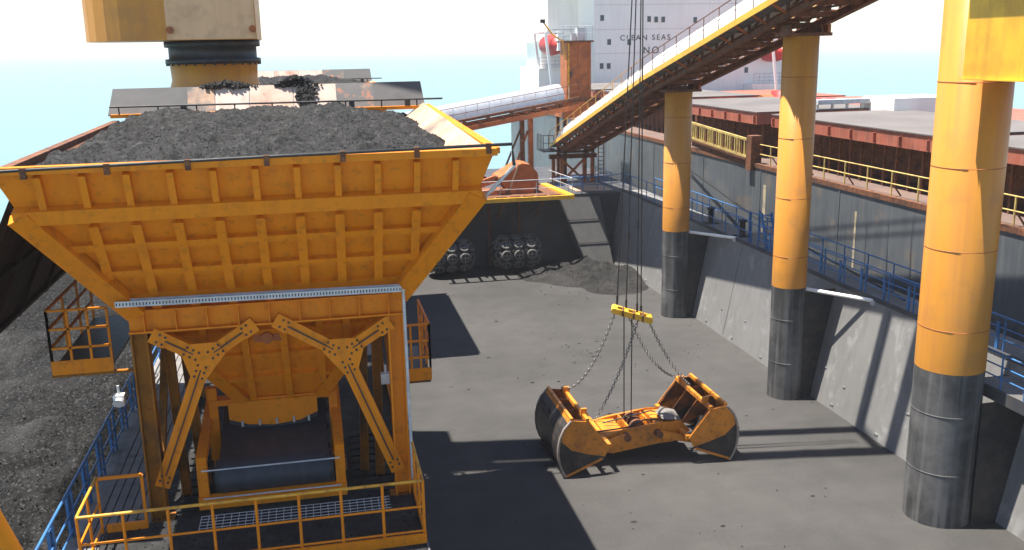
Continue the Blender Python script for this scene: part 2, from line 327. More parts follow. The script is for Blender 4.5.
# floor sweepings: a low heap of coal at the far end and lines of spill along the wall foot
def pile_h(x, y):
    h = 0
    for cx, cy, r, a in ((16.4, 56.3, 3.4, 1.05), (14.2, 56.8, 2.2, .62), (18.4, 55.2, 2.6, .75), (17.2, 52.8, 2.2, .32)):
        d = sqrt((x-cx)**2+(y-cy)**2)/r; h = max(h, a*max(0, 1-d))
    return h*(1+.35*fbm(x, y, 1.3))+.10*fbm(x, y, 2.2)*min(1, h*3)-.03
m = coal_grid(11.5, WX+.3, 49.5, 59.6, 70, 90, pile_h)
for _ in range(700):
    x, y = random.uniform(12, 19), random.uniform(49.5, 59.3); h = pile_h(x, y)
    if h > .06 or random.random() < .05: lump(m, (x, y, max(h, 0)+.01), random.uniform(.02, .06))
tag(m.build('coal_sweepings', heap_m), 'low heap of loose coal swept into the far corner of the hold', 'coal', kind='stuff')
m = MB()
for _ in range(260):
    x = random.uniform(2.2, 19.0); y = random.uniform(19, 56)
    if random.random() < .35: x = WX-abs(random.gauss(0, .35))
    lump(m, (x, y, .015), random.choice((.012, .015, .02, .03)))
for _ in range(34):
    cx_, cy_ = random.uniform(4, 18.5), random.uniform(21, 52)
    for k in range(random.randint(1, 4)):
        x, y = cx_+random.gauss(0, .5), cy_+random.gauss(0, .5); a = random.uniform(.03, .12); b = a*random.uniform(.3, .7); t0_ = random.random()*6
        m.add([(x+a*cos(t0_+q)*random.uniform(.7, 1.1), y+b*sin(t0_+q), .018) for q in (0, 1.05, 2.1, 3.14, 4.2, 5.2)]+[(x, y, .035)], [(q, (q+1) % 6, 6) for q in range(6)])
tag(m.build('coal_crumbs', heap_m), 'scattered crumbs of coal lying on the dusty hold floor', 'coal', kind='stuff')

# ------------------------------------------------------------------ barge of coal on the far left
tag(MB().box((-26, -6, -1.2), (-6.35, 62, 1.2)).build('coal_barge', dark_s), 'open barge loaded with coal lying along the left side', 'barge')
random.seed(11); DOMES = [(-8.9, 31.0, 2.1, 1.0), (-8.3, 26.9, 2.3, .95), (-10.6, 28.9, 2.2, .85), (-7.6, 34.4, 1.6, .45)]
for j in range(18):
    for i in range(4): DOMES.append((-7.6-i*3.1+random.uniform(-.9, .9), 15+j*2.7+random.uniform(-.9, .9), random.uniform(1.7, 2.8), random.uniform(.35, .95)))
def barge_h(x, y):
    h = .25*fbm(x, y, .3)
    for cx, cy, rr_, a in DOMES:
        d2 = ((x-cx)**2+(y-cy)**2)/(rr_*rr_)
        if d2 < 1: h = max(h, a*(1-d2**.75))
    hole = max(0, 1-((x+7.9)/.75)**2-((y-24.0)/.5)**2)
    rough = noise.noise(Vector((x*.35, y*.35, 9)))*.5+.5
    return 1.75+h-.45*hole+.05*fbm(x, y, 1.6)+(.035+.06*rough)*fbm(x+9, y, 4.0, 4)+.05*noise.noise(Vector((x*9, y*9, 4)))-.7*max(0, 1+(x+6.9)/.5)*(x > -7.4)
m = coal_grid(-17, -6.5, 15, 58, 150, 560, barge_h)
m2 = coal_grid(-25, -17, 6, 60, 20, 60, barge_h); m.add(m2.v, m2.f, True); m2 = coal_grid(-17, -6.5, 4, 15, 20, 20, barge_h); m.add(m2.v, m2.f, True)
for _ in range(11000):
    y = 17+abs(random.gauss(0, 17)); x = -6.7-abs(random.gauss(0, 3.2))
    if x > -17 and y < 57: lump(m, (x, y, barge_h(x, y)), random.choice((.012, .014, .016, .018, .02, .022, .026, .03, .05)))
tag(m.build('barge_coal', coal2_m), 'rough heaps of coal filling the barge at far left', 'coal', kind='stuff')

# ------------------------------------------------------------------ loading hopper
XL, XR, YF, YB, ZR = -5.68, 3.52, 18.66, 30.0, 12.0
LV = [(0, 12.0), (.31, 11.17), (1.88, 8.87), (3.7, 6.0)]            # inset, height
def ring(i): d, z = LV[i]; return [Vector((XL+d, YF+d, z)), Vector((XR-d, YF+d, z)), Vector((XR-d, YB-d, z)), Vector((XL+d, YB-d, z))]
hop = thing('loading_hopper', (-1.04, 24.3, 4.0), 'large amber hopper heaped with coal on a bolted portal frame, left foreground', 'hopper', 'coal hoppers')
for side in range(4):
    for i in range(3):
        a, b = ring(i)[side], ring(i)[(side+1) % 4]; c, d = ring(i+1)[(side+1) % 4], ring(i+1)[side]
        w = fixn(MB().plate(a, b, c, d, -.03).build('bin_wall', amber, hop))
        if side == 0 and i == 0: wall_up = w
        if side == 0 and i == 1: wall_mid = w
        if side == 0 and i == 2: wall_low = w
        if side == 1 and i == 1: wall_r = w
        if side == 1 and i == 0: wall_r0 = w
def face(i, x, t):      # point on the front face, stage i
    (d0, z0), (d1, z1) = LV[i], LV[i+1]; return Vector((x, YF+d0+(d1-d0)*t, z0+(z1-z0)*t))
def fnorm(i): (d0, z0), (d1, z1) = LV[i], LV[i+1]; return Vector((0, -(z0-z1), -(d1-d0))).normalized()
nr = 12
for k in range(1, nr):
    x = XL+(XR-XL)*k/nr
    p, q = face(0, x, .06), face(0, x, .97); nn = fnorm(0); MB().beam(p+nn*.10, q+nn*.10, .125, .20, nn).build('rib', amber, wall_up)
nn = fnorm(1); GT = (.30, .575, .83)
for k in range(1, nr):
    x = XL+(XR-XL)*k/nr; d = min(x-XL, XR-x); te = min(1, (d-.31-.25)/(1.88-.31))
    if te < .18: continue
    cut = [.10]+[g for g in GT if g < te]+[te]
    p, q = face(1, x, .09), face(1, x, min(te, .995)); MB().beam(p+nn*.085, q+nn*.085, .12, .17, nn).build('rib', amber, wall_mid)
    MB().beam(p+nn*.178, q+nn*.178, .185, .012, nn).build('rib_flange', amber, wall_mid)
for g in GT:
    d = LV[1][0]+(LV[2][0]-LV[1][0])*g; a, b = face(1, XL+d+.06, g), face(1, XR-d-.06, g)
    MB().beam(a+nn*.07, b+nn*.07, .10, .14, nn).build('girder', amber, wall_mid); MB().beam(a+nn*.166, b+nn*.166, .18, .014, nn).build('girder_flange', amber, wall_mid)
d = LV[1][0]; a, b = face(0, XL+d-.08, 1.), face(0, XR-d+.08, 1.)
MB().beam(a+Vector((0, -.13, -.02)), b+Vector((0, -.13, -.02)), .26, .29, (0, -.35, 1)).build('knuckle_girder', amber, wall_up)
MB().beam((XL-.1, YF-.08, ZR+.02), (XR+.06, YF-.08, ZR+.02), .26, .14).build('rim', amber, hop)
MB().beam((XL+.1, YF, ZR-.02), (XL+.1, YB, ZR+.1), .2, .12).build('rim', rust, hop)
MB().beam((XR+.05, YF, ZR+.03), (XR+.05, YB, ZR+.32), .2, .12).build('rim', amber, hop)
for sx in (0, 1):       # corner beams of the inverted pyramid
    a = ring(1)[sx]+Vector((0, -.12, .05)); b = ring(2)[sx]+Vector((0, -.12, -.05)); MB().beam(a+nn*.08, b+nn*.08, .42, .26, nn).build('corner_beam', amber, hop)
    a = ring(2)[sx]; b = ring(3)[sx]; n2 = fnorm(2); MB().beam(a+n2*.08, b+n2*.08, .30, .2, n2).build('corner_beam', amber, hop)
n2 = fnorm(2)
for x in (-2.6, -1.75, -.9, -.1, .5):
    d = min(x-XL, XR-x); te = min(.98, (d-1.88-.2)/(3.7-1.88))
    if te > .1: p, q = face(2, x, .0), face(2, x, te); MB().beam(p+n2*.09, q+n2*.09, .16, .18, n2).build('rib', amber, wall_low)
for g in (.28, .52, .76):
    d = LV[2][0]+(LV[3][0]-LV[2][0])*g; a, b = face(2, XL+d, g), face(2, XR-d, g); MB().beam(a+n2*.07, b+n2*.07, .15, .14, n2).build('girder', amber, wall_low)
# hatch-lock on the lower funnel
MB().box((-1.55, 21.0, 7.75), (-.95, 21.25, 7.98)).build('vibrator_box', rust_o, hop); MB().cyl((-1.25, 21.0, 7.86), (-1.25, 20.86, 7.86), .13, n=10).build('vibrator_motor', rust_o, hop)
# ribs of the right side seen edge-on, and of the back plate
for k in range(1, 11):
    y = YF+(YB-YF)*k/11; d = min(y-YF, YB-y)
    a = Vector((XR-.15, y, 11.9)); b = Vector((XR-.31, y, 11.2)); MB().beam(a+Vector((.1, 0, 0)), b+Vector((.1, 0, 0)), .1, .2, (1, 0, .3)).build('rib', amber, wall_r0)
# raised back plate with its own rail
bpz0, bpz1 = 12.32, 13.06
BX = (XL-.1, -3.55, -2.75, -1.75, -.45, .85, 2.0, XR+.02)
def bpt(x, t, o=0): return Vector((x, YB+.50*t-o, bpz0+(bpz1-bpz0)*t))
back = fixn(MB().plate(bpt(BX[0], 0), bpt(BX[-1], 0), bpt(BX[-1]-.06, 1), bpt(BX[0]+.12, 1), -.05).build('back_plate', dust_plate, hop))
for i, mm_ in ((1, scorched), (2, pale_plate), (3, scorched_p), (4, pale_plate), (5, scorched)):
    fixn(MB().plate(bpt(BX[i]+.01, .02, .006), bpt(BX[i+1]-.01, .02, .006), bpt(BX[i+1]-.01, .985, .006), bpt(BX[i]+.01, .985, .006), -.004).build('liner_panel', mm_, back))
MB().beam((XL, YB-.1, bpz0-.03), (XR+.1, YB-.1, bpz0-.03), .24, .10).build('back_ledge', amber, hop)
for k in range(9):
    x = XL+.25+(XR-XL-.5)*k/8; MB().cyl((x, YB-.2, bpz0+.02), (x, YB-.2, bpz0+.24), .022, n=6).build('rail_post', dark_s, back)
MB().cyl((XL, YB-.2, bpz0+.24), (XR+.55, YB-.2, bpz0+.22), .03, n=6).build('spray_pipe', dark_s, back)
for x in (-3.7, -.2, 1.2, 2.9): MB().box((x, YB-.26, bpz0+.03), (x+.16, YB-.1, bpz0+.22)).build('spray_nozzle_box', dark_s, back)
# inner lining plates at both ends, above the coal
fixn(MB().plate((XR-.05, YF+.2, 12.03), (XR-.02, YB-.05, 12.4), (XR-.95, YB-.05, 11.75), (XR-1.0, YF+.5, 11.2), .03).build('lining_plate', inner_y, hop))
fixn(MB().plate((XL+.12, YF+.2, 11.98), (XL+.12, YB-.05, 12.15), (XL+.6, YB-.05, 11.9), (XL+.7, YF+.5, 11.4), .03).build('lining_plate', rust, hop))
# spill apron hanging over the barge
aC = py(65, 270, 30.0); aA = Vector((XL-.08, 30.0, 11.6)); aD = Vector((aC.x, YF+1.2, aC.z)); aB = Vector((XL-.08, YF+1.2, 11.3))
ap = fixn(MB().plate(aA, aC, aD, aB, .05).build('spill_apron', apron_m, hop)); an = (aC-aA).cross(aD-aA).normalized()
if an.x < 0: an = -an
for k in range(5):
    t = k/4; MB().beam(lerp(aA, aB, t)+an*.06, lerp(aC, aD, t)+an*.06, .14, .10, an).build('apron_rib', apron_m, ap)
for t in (.5, .97): MB().beam(lerp(aA, aC, t)+an*.065, lerp(aB, aD, t)+an*.065, .14, .10, an).build('apron_rib', apron_m, ap)
# portal frame
PY = 20.4; PXL, PXR = -3.97, 1.72
MB().ibeam((PXL-.02, PY, 8.6), (PXR+.02, PY, 8.6), .34, .50, .035).build('portal_beam', amber, hop)
for k in range(9):
    x = PXL+.3+(PXR-PXL-.6)*k/8; MB().box((x-.012, PY-.16, 8.39), (x+.012, PY-.02, 8.81)).build('beam_stiffener', amber, hop)
for x, mm in ((PXL+.17, amber_d), (PXR-.17, amber)):
    for yy in (PY, 28.2): MB().ibeam((x, yy, 4.05), (x, yy, 8.34), .36, .34, .035, up=(1, 0, 0)).build('portal_post', mm if yy == PY else amber_d, hop)
    MB().ibeam((x, PY+.2, 8.55), (x, 28.0, 8.55), .3, .45, .03).build('side_beam', amber_d, hop)
    MB().beam((x, PY+.3, 4.4), (x, 24.2, 8.2), .16, .16).build('side_brace', amber_d, hop); MB().beam((x, 28.0, 4.4), (x, 24.4, 8.2), .16, .16).build('side_brace', amber_d, hop)
    MB().beam((x-.3, PY, 4.03), (x+.3, PY, 4.03), .5, .05).build('foot_plate', amber_d, hop)
    s = 1 if x < 0 else -1
    for q in (.45, .8): MB().ibeam((x+s*q, PY+.6+q, 4.05), (x+s*q*.8, PY+.6+q, 8.3), .2, .2, .02, up=(1, 0, 0)).build('inner_post', amber_d, hop)
BY = PY-.02
def brace(j, a, b, f, mm):
    j, a, b, f = [Vector((q.x, BY, q.z)) for q in (j, a, b, f)]
    br = MB().beam(j, f, .20, .32, (1, 0, 0.01)).build('y_brace', mm, hop)
    fl = Vector((0, -.125, 0))
    for e in (a, b): MB().beam(j, e, .20, .30, (.01, 0, 1)).build('brace_arm', mm, br)
    c = j+fl; d1, d2, d3 = (a-j).normalized(), (b-j).normalized(), (f-j).normalized()
    def q(d, l, w): r = Vector((-d.z, 0, d.x))*w; return c+d*l+r, c+d*l-r
    pts = [*q(d1, .42, .16), *q(d2, .42, .16), *q(d3, .45, .16)]
    pts.sort(key=lambda v: atan2(v.z-c.z, v.x-c.x)); MB().prism(pts, (0, -.02, 0)).build('gusset_plate', mm, br)
    for e, d in ((a, d1), (b, d2)):
        r = Vector((-d.z, 0, d.x))*.165; MB().prism([e+fl-d*.34+r, e+fl-d*.34-r, e+fl+r, e+fl-r][0:2]+[e+fl-r, e+fl+r], (0, -.02, 0)).build('end_plate', mm, br)
    bo = MB()
    for d, L in ((d1, (a-j).length), (d2, (b-j).length), (d3, (f-j).length)):
        r = Vector((-d.z, 0, d.x))
        for l in [.16+.13*i for i in range(3)]+[L-.28+.12*i for i in range(2)]:
            for w in (-.085, .085):
                p = c+d*l+r*w+Vector((0, -.018, 0)); bo.cyl(p, p+Vector((0, -.03, 0)), .026, n=6)
        bo.beam(c+d*.25+Vector((0, -.012, 0)), c+d*(L-.3)+Vector((0, -.012, 0)), .018, .03)
    tag(bo.build('bolt_heads', dark_s, br), kind='stuff')
brace(py(205, 357, PY), py(152, 333, PY), py(255, 322, PY), py(163, 485, PY), amber)
brace(py(343, 352, PY), py(275, 318, PY), py(390, 320, PY), py(398, 468, PY), amber)

# second hopper beyond it
hop2 = copy_tree(hop); hop2.location.y += 24.6
hop2['label'] = 'farther amber coal hopper, its rim just showing behind the first hopper'

# coal in both hoppers
def hop_h(x, y):
    u = (x-XL)/(XR-XL); v = (y-YF)/(YB-YF)
    h = 11.9+.27*v+.20*sin(pi*min(1, max(0, (u-.02)/.9)))**.7*min(1, v*2.2+.02)*(.55+.45*v)
    h += .12*max(0, 1-((u-.33)**2/.03+(v-.75)**2/.05))+.14*max(0, 1-((u-.68)**2/.03+(v-.8)**2/.06))
    if u > .88: h -= (u-.88)*4.6*(1-.45*v)
    if u < .06: h -= (.06-u)*8
    h -= .22*max(0, 1-((x+3.6)/.5)**2-((y-20.6)/.9)**2)+.25*max(0, 1-((x+.7)/.4)**2-((y-20.0)/.6)**2)+.2*max(0, 1-((x-1.6)/.5)**2-((y-23)/1.2)**2)
    dw = min(x-XL, XR-x, y-YF); lim = 12-.83*dw/.31 if dw < .31 else 11.17-(dw-.31)*1.465
    return max(lim+.07, h+.22*fbm(x, y, .6)+.10*fbm(x+7, y, 2.2)+.055*fbm(x+3, y, 6, 4)+.03*noise.noise(Vector((x*15, y*15, 1))))
m = coal_grid(XL+.06, XR-.06, YF+.06, YB-.04, 230, 280, hop_h)
for _ in range(8000):
    x, y = random.uniform(XL+.2, XR-.4), random.uniform(YF+.3, YB-.2); lump(m, (x, y, hop_h(x, y)+.01), random.choice((.008, .009, .010, .011, .012, .014, .016, .018, .022)))
cf = tag(m.build('hopper_coal', coal_m), 'lumpy black coal heaped in the near hopper', 'coal', kind='stuff')
c2 = cf.copy(); C.objects.link(c2); c2.location.y += 24.6; c2.location.z += .3; c2['label'] = 'coal heaped in the farther hopper'; WO[c2.name] = c2.location.copy()
# coal lying on top of the back plate
def spill(cx, w, hh, seed):
    mm = MB()
    for _ in range(420):
        t = random.gauss(0, .36); x = cx+t*w
        z = bpz1-.05+max(0, hh*(1-abs(t)))*random.random(); lump(mm, (x, YB+.50+random.uniform(-.1, .5), z), random.uniform(.04, .11))
    return mm
tag(spill(-2.4, .95, .16, 1).build('coal_spill', coal_m), 'small ridge of coal on the hopper back plate left of the pale patch', 'coal', kind='stuff')
mm = spill(-.35, .8, .30, 2)
for _ in range(260):
    t = random.random(); lump(mm, (-.05+random.gauss(0, .10+.05*sin(t*3)), YB-.04+.5*t-.05*random.random(), bpz0+.05+t*.7), random.uniform(.03, .08))
tag(mm.build('coal_spill', coal_m), 'coal spilling over the middle of the hopper back plate', 'coal', kind='stuff')

# pipes and tray on the hopper
pt = thing('spray_pipe', (XL, YF-.25, 12.1), 'thin dark spray pipe running along the near hopper rim', 'pipe')
a = py(-6, 172, YF-.2); b = py(512, 144, YF-.2); MB().tube([a, lerp(a, b, .5)+Vector((0, 0, .01)), b, b+Vector((.03, 0, -.42))], .032, 8).build('pipe_run', dark_s, pt)
for k in range(7): p = lerp(a, b, .05+k*.15); MB().box(p+Vector((-.05, -.05, -.16)), p+Vector((.05, .06, .04))).build('pipe_clip', rust, pt)
tr = thing('cable_tray', (PXL, PY-.1, 8.9), 'perforated galvanised cable tray lying along the portal beam', 'cable tray')
a = py(116, 306, PY-.5); b = py(401, 290, PY-.5); MB().beam(a, b, .22, .015).build('tray_floor', galv, tr)
MB().beam(a+Vector((0, -.11, .05)), b+Vector((0, -.11, .05)), .012, .12).build('tray_side', galv, tr); MB().beam(a+Vector((0, .11, .05)), b+Vector((0, .11, .05)), .012, .12).build('tray_side', galv, tr)
mm = MB()
for k in range(90): p = lerp(a, b, (k+.5)/90); mm.box(p+Vector((-.012, -.119, .02)), p+Vector((.012, -.1175, .08)))
tag(mm.build('slot', dark_s, tr), kind='stuff')
dp = thing('drain_pipe', py(411, 470, PY-.25), 'slim grey pipe slanting from the hopper rim and dropping beside the right portal post', 'pipe')
p0, p1, p2 = py(515, 165, YF-.15), py(402, 285, PY-.3), py(413, 478, PY-.3)
MB().tube([py(512, 150, YF-.15), p0, lerp(p0, p1, .5), p1, p1+Vector((.02, 0, -.1)), p2], .035, 8).build('pipe_run', galv, dp)
for t in (.25, .6): MB().cyl(lerp(p0, p1, t), lerp(p0, p1, t+.03), .07, n=8).build('pipe_joint', galv, dp)
for x, y, lab in ((120, 404, 'white flood lamp on the blue railing left of the portal frame'), (150, 397, 'small white junction box hung inside the left portal post'), (386, 382, 'small white junction box hung inside the right portal post')):
    p = py(x, y, PY+.3); t = thing('flood_lamp' if 'lamp' in lab else 'junction_box', p, lab, 'lamp' if 'lamp' in lab else 'box')
    MB().box(p+Vector((-.11, -.09, -.02)), p+Vector((.11, .09, .22))).build('housing', white_p if 'lamp' in lab else galv, t); MB().cyl(p+Vector((0, 0, .22)), p+Vector((0, 0, .42)), .03, n=6).build('stem', galv, t)
    if 'lamp' in lab: MB().cyl(p+Vector((0, -.09, .1)), p+Vector((0, -.16, .06)), .1, .12, n=12).build('lens', galv, t)

# access cages on both sides of the portal
def cage(lo, hi, zf, label, openside):
    x0, y0 = lo; x1, y1 = hi; t = thing('access_cage', ((x0+x1)/2, (y0+y1)/2, zf), label, 'platform')
    MB().box((x0, y0, zf), (x1, y1, zf+.05)).build('floor_plate', dark_s, t)
    MB().box((x0-.02, y0-.03, zf-.1), (x1+.02, y0-.005, zf+.22)).build('toe_board', amber, t)
    MB().box((x0-.05, y0-.02, zf-.16), (x1+.6*(1 if openside > 0 else -1)*(openside > 0), y0+.12, zf-.11)).build('outrigger', amber_d, t)
    for (xa, ya, xb, yb) in ((x0, y0, x1, y0), (x0 if openside > 0 else x1, y0, x0 if openside > 0 else x1, y1)):
        for k in range(4):
            p = lerp((xa, ya, zf), (xb, yb, zf), k/3); MB().beam(p, p+Vector((0, 0, 1.35)), .05, .05, (0, 1, 0)).build('post', amber, t)
        for h in (.5, .93, 1.35): MB().beam((xa, ya, zf+h), (xb, yb, zf+h), .05, .05).build('rail', amber, t)
    return t
cage((-5.85, 21.4), (-4.62, 25.6), 7.33, 'amber railed access cage hanging left of the portal above the barge coal', 1)
cage((1.85, 22.6), (2.55, 25.0), 6.05, 'small amber railed access cage right of the portal above the hold floor', -1)

# feeder belt under the hopper
fb = thing('belt_feeder', (-1.3, 22, 4.1), 'black rubber belt feeder running out under the near hopper', 'conveyor')
mm = MB(); vs = []; fs = []; prof = []
for k in range(9): a = -pi/2+pi*k/8; prof.append((20.95-.42*cos(a), 5.0+.42*sin(a)))
prof += [(21.5, 5.45), (22.4, 5.62), (25.5, 6.0)]
prof = prof[0:1]+prof[1:]
nx = 12
for (yy, zz) in prof:
    for i in range(nx+1):
        u = i/nx*2-1; tr_ = .10*u*u*min(1, max(0, (yy-21.2)/1.0)); vs.append((-1.30+u*1.22, yy, zz+tr_))
for k in range(len(prof)-1):
    for i in range(nx): a = k*(nx+1)+i; fs.append((a, a+1, a+nx+2, a+nx+1))
belt = mm.add(vs, fs, True).build('belt', belt_m, fb)
MB().cyl((-2.6, 20.95, 5.0), (0.0, 20.95, 5.0), .40, n=20).build('head_pulley', dark_s, fb)
for x in (-2.86, .16):
    fr = MB().beam((x, 20.55, 5.52), (x, 23.4, 5.9), .22, .20).build('side_frame', amber, fb)
    MB().beam((x, 20.62, 4.42), (x, 20.62, 5.45), .22, .18, (0, 1, 0)).build('frame_leg', amber, fr); MB().beam((x, 23.3, 4.4), (x, 23.3, 6.3), .2, .2, (0, 1, 0)).build('frame_leg', amber, fr)
    MB().box((x-.16, 20.8, 4.86), (x+.16, 21.1, 5.14)).build('bearing_block', rust, fr)
MB().beam((-2.98, 20.55, 4.25), (.28, 20.55, 4.25), .2, .28).build('cross_beam', amber, fb)
for z in (5.42, 4.75): MB().cyl((-2.86, 20.40, z), (.16, 20.40, z), .018, n=6).build('guard_wire', galv, fb)
MB().box((-2.75, 22.25, 6.22), (.15, 22.6, 6.36)).build('skirt_frame', amber, fb)
skp = [(-2.35, 22.2, 6.30), (-2.35, 22.2, 5.88), (-1.9, 22.2, 5.72), (-1.3, 22.2, 5.66), (-.7, 22.2, 5.72), (-.28, 22.2, 5.9), (-.28, 22.2, 6.30)]
sk = fixn(MB().prism(skp, (0, .05, 0)).build('skirt_plate', amber, fb))
fixn(MB().prism([(x, 22.27, z-.13 if z < 6 else z) for x, y, z in skp], (0, .03, 0)).build('rubber_skirt', belt_m, sk))
for x in (-2.05, -1.65, -1.25, -.85, -.5): MB().cyl((x, 22.14, 5.70), (x, 22.14, 5.84), .028, n=6).build('clamp_bolt', galv, sk)
for x in (-2.7, .1): MB().beam((x, 22.4, 4.1), (x, 22.4, 6.3), .2, .2, (0, 1, 0)).build('skirt_post', amber, fb)
for k in range(5): y = 21.6+k*.9; MB().cyl((-2.55, y, 5.28+k*.1), (-.05, y, 5.28+k*.1), .08, n=8).build('idler_roller', dark_s, fb)
for o in [c for c in bpy.data.objects if c.parent is fb]:
    if o.name.split('.')[0] in ('belt', 'head_pulley', 'skirt_plate', 'skirt_frame', 'guard_wire', 'idler_roller'): o.location.z -= .36
    if o.name.split('.')[0] == 'side_frame': o.location.z -= .3
# machinery platform with its railing
mp = thing('machinery_platform', (-1.6, 19, 4.0), 'sooty grated platform in front of the belt feeder', 'platform')
MB().box((-4.85, 18.05, 4.06), (1.76, 20.1, 4.12)).build('grating', fines_m, mp)
MB().box((-4.9, 17.98, 3.86), (1.8, 18.04, 4.22)).build('edge_channel', amber, mp)
MB().box((1.765, 18.05, 3.86), (1.82, 30, 4.2)).build('edge_channel', amber, mp)
for k in range(9): y = 20.6+k*.42; MB().box((.45, y, 4.02), (1.4, y+.30, 4.075)).build('tread_plate', fines_m, mp)
for k in range(9): y = 20.6+k*.42; MB().box((-3.5, y, 4.02), (-3.05, y+.30, 4.075)).build('tread_plate', fines_m, mp)
mm = MB()
for k in range(26): x = -2.9+k*.16; mm.box((x, 19.45, 4.13), (x+.012, 20.05, 4.145))
for k in range(5): y = 19.48+k*.14; mm.box((-2.9, y, 4.146), (1.2, y+.012, 4.158))
tag(mm.build('wire_mesh', galv, mp), kind='stuff')
mm = MB()
for _ in range(900): x, y = random.uniform(-4.7, 1.6), random.uniform(18.1, 20.4); lump(mm, (x, y, 4.125), random.choice((.01, .012, .015, .02, .03)))
tag(mm.build('spilt_coal', coal2_m), 'spilt coal fines on the machinery platform', 'coal', kind='stuff')
tag(coal_grid(-4.0, 1.75, 20.12, 31, 60, 110, lambda x, y: 4.012+.02*abs(fbm(x, y, 2))).build('coal_fines', fines_m), 'dark coal fines covering the deck under the near hopper', 'coal', kind='stuff')
tag(coal_grid(-5.4, 1.8, 15.5, 17.96, 50, 20, lambda x, y: 4.012+.02*abs(fbm(x, y, 2))).build('coal_fines', fines_m), 'dark coal fines on the deck in front of the yellow platform railing', 'coal', kind='stuff')
rr = railing('platform_railing', [(1.78, 21.6, 4.1), (1.78, 18.08, 4.1), (-4.9, 18.08, 4.1), (-4.9, 19.9, 4.1)], 'yellow pipe railing round the front of the machinery platform', rail_y, 1.28, .84, (1., .55, .12), .034, m2=amber)
MB().beam((-4.9, 19.9, 5.35), (-4.0, 19.9, 5.35), .06, .06).build('gate_bar', amber, rr); MB().beam((-4.0, 19.9, 4.1), (-4.0, 19.9, 5.35), .06, .06, (0, 1, 0)).build('post', amber, rr)
MB().beam((-4.8, 19.9, 4.2), (-4.0, 19.9, 4.2), .1, .16).build('toe_board', amber, rr)
railing('deck_railing', [(-5.5, 14, 4.0), (-5.5, 34, 4.0)], 'blue pipe railing along the barge side of the left deck', blue, 1.1, 1.5, (1., .55, .2), .035)
for k in range(12): MB().box((-5.60, 14+k*1.5, 4.02), (-5.54, 14.16+k*1.5, 4.95)).build('panel', blue, bpy.data.objects['deck_railing'])

# yellow tube low in the near corner
tb = thing('gangway_brace', (-1.7, 6.2, 4), 'thick yellow tube cut off by the lower left corner of the view', 'tube')
t0 = py(-62, 458, 6.4); t1 = py(50, 650, 6.4); dd = (t1-t0).normalized()
MB().cyl(t0-dd*.5, t1+dd*3.2, .16, n=20).build('brace_tube', amber, tb); MB().cyl(t1+dd*1.2, t1+dd*1.28, .2, n=20).build('collar', yellow, tb)

# ------------------------------------------------------------------ crane behind the hopper
cr = thing('slewing_crane', (-2.95, 33.2, 4), 'yellow slewing crane, its drum and dark slew ring above the hopper coal', 'crane')
cx, cy = -2.95, 33.2
MB().revolve((cx, cy), [(1.45, 4.0), (1.45, 12.9), (1.35, 13.2), (1.38, 13.75), (1.5, 13.76)], 40).build('pedestal', col_y, cr)
sr = MB().revolve((cx, cy), [(1.3, 13.7), (1.5, 13.72), (1.5, 13.86), (1.38, 13.88), (1.38, 14.22), (1.5, 14.24), (1.5, 14.42), (1.2, 14.43)], 40).build('slew_ring', dark_s, cr)
for k in range(30): a = 2*pi*k/30; p = Vector((cx+1.46*cos(a), cy+1.46*sin(a), 13.66)); MB().cyl(p, p+Vector((0, 0, .08)), .035, n=6).build('bolt', dark_s, sr)
hs = MB(); pts = []
for k in range(13): a = pi/2+pi*k/12; pts.append((-5.0+1.75*cos(a), cy+1.75*sin(a), 14.44))
pts += [(cx+1.5, cy-1.75, 14.44), (cx+1.5, cy+1.75, 14.44)]
hh = fixn(hs.prism(pts, (0, 0, 5.5)).build('machinery_house', col_y, cr))
MB().box((-4.1, cy-1.765, 14.46), (cx+1.47, cy-1.752, 19.8)).build('lit_side_panel', mat('lit_panel_paint', (.78, .49, .26), .5, var=.06, scale=.6, streak=(.6, .34, .17), streak_amt=.4, dirt=(.38, .2, .1), dirt_amt=.4), hh)  # paler than the house: bright light on this face is put into the colour
for x in (-4.0, -1.55): MB().cyl((x, cy-1.76, 14.75), (x, cy-1.86, 14.75), .11, n=12).build('lifting_eye', rust_o, hh)
# boom above the hold (out of view, its shadow and ropes are in view)
bz = 26.0; bdir = Vector((13.9, -2.16, 0)).normalized(); bn = Vector((bdir.y, -bdir.x, 0)); b0 = Vector((cx, cy-.15, bz))
MB().box((cx-.9, cy-.9, 19.9), (cx+.9, cy+.9, 25.4)).build('mast', col_y, cr)
boom = MB().beam(b0+bn*.98-bdir*3, b0+bn*.98+bdir*18.5, .66, .5).build('boom_chord', col_y, cr); MB().beam(b0-bn*.98-bdir*3, b0-bn*.98+bdir*18.5, .56, .5).build('boom_chord', col_y, cr)
for t in (-2.9, .8, 3.2, 14.6, 18.4): MB().beam(b0-bn*.8+bdir*t, b0+bn*.8+bdir*t, .3, .3).build('boom_tie', col_y, cr)
MB().beam(b0+bdir*.8-bn*.1+Vector((0, 0, .5)), b0+bdir*3.9-bn*.1+Vector((0, 0, .5)), 1.3, 1.2).build('winch_house', col_y, cr)

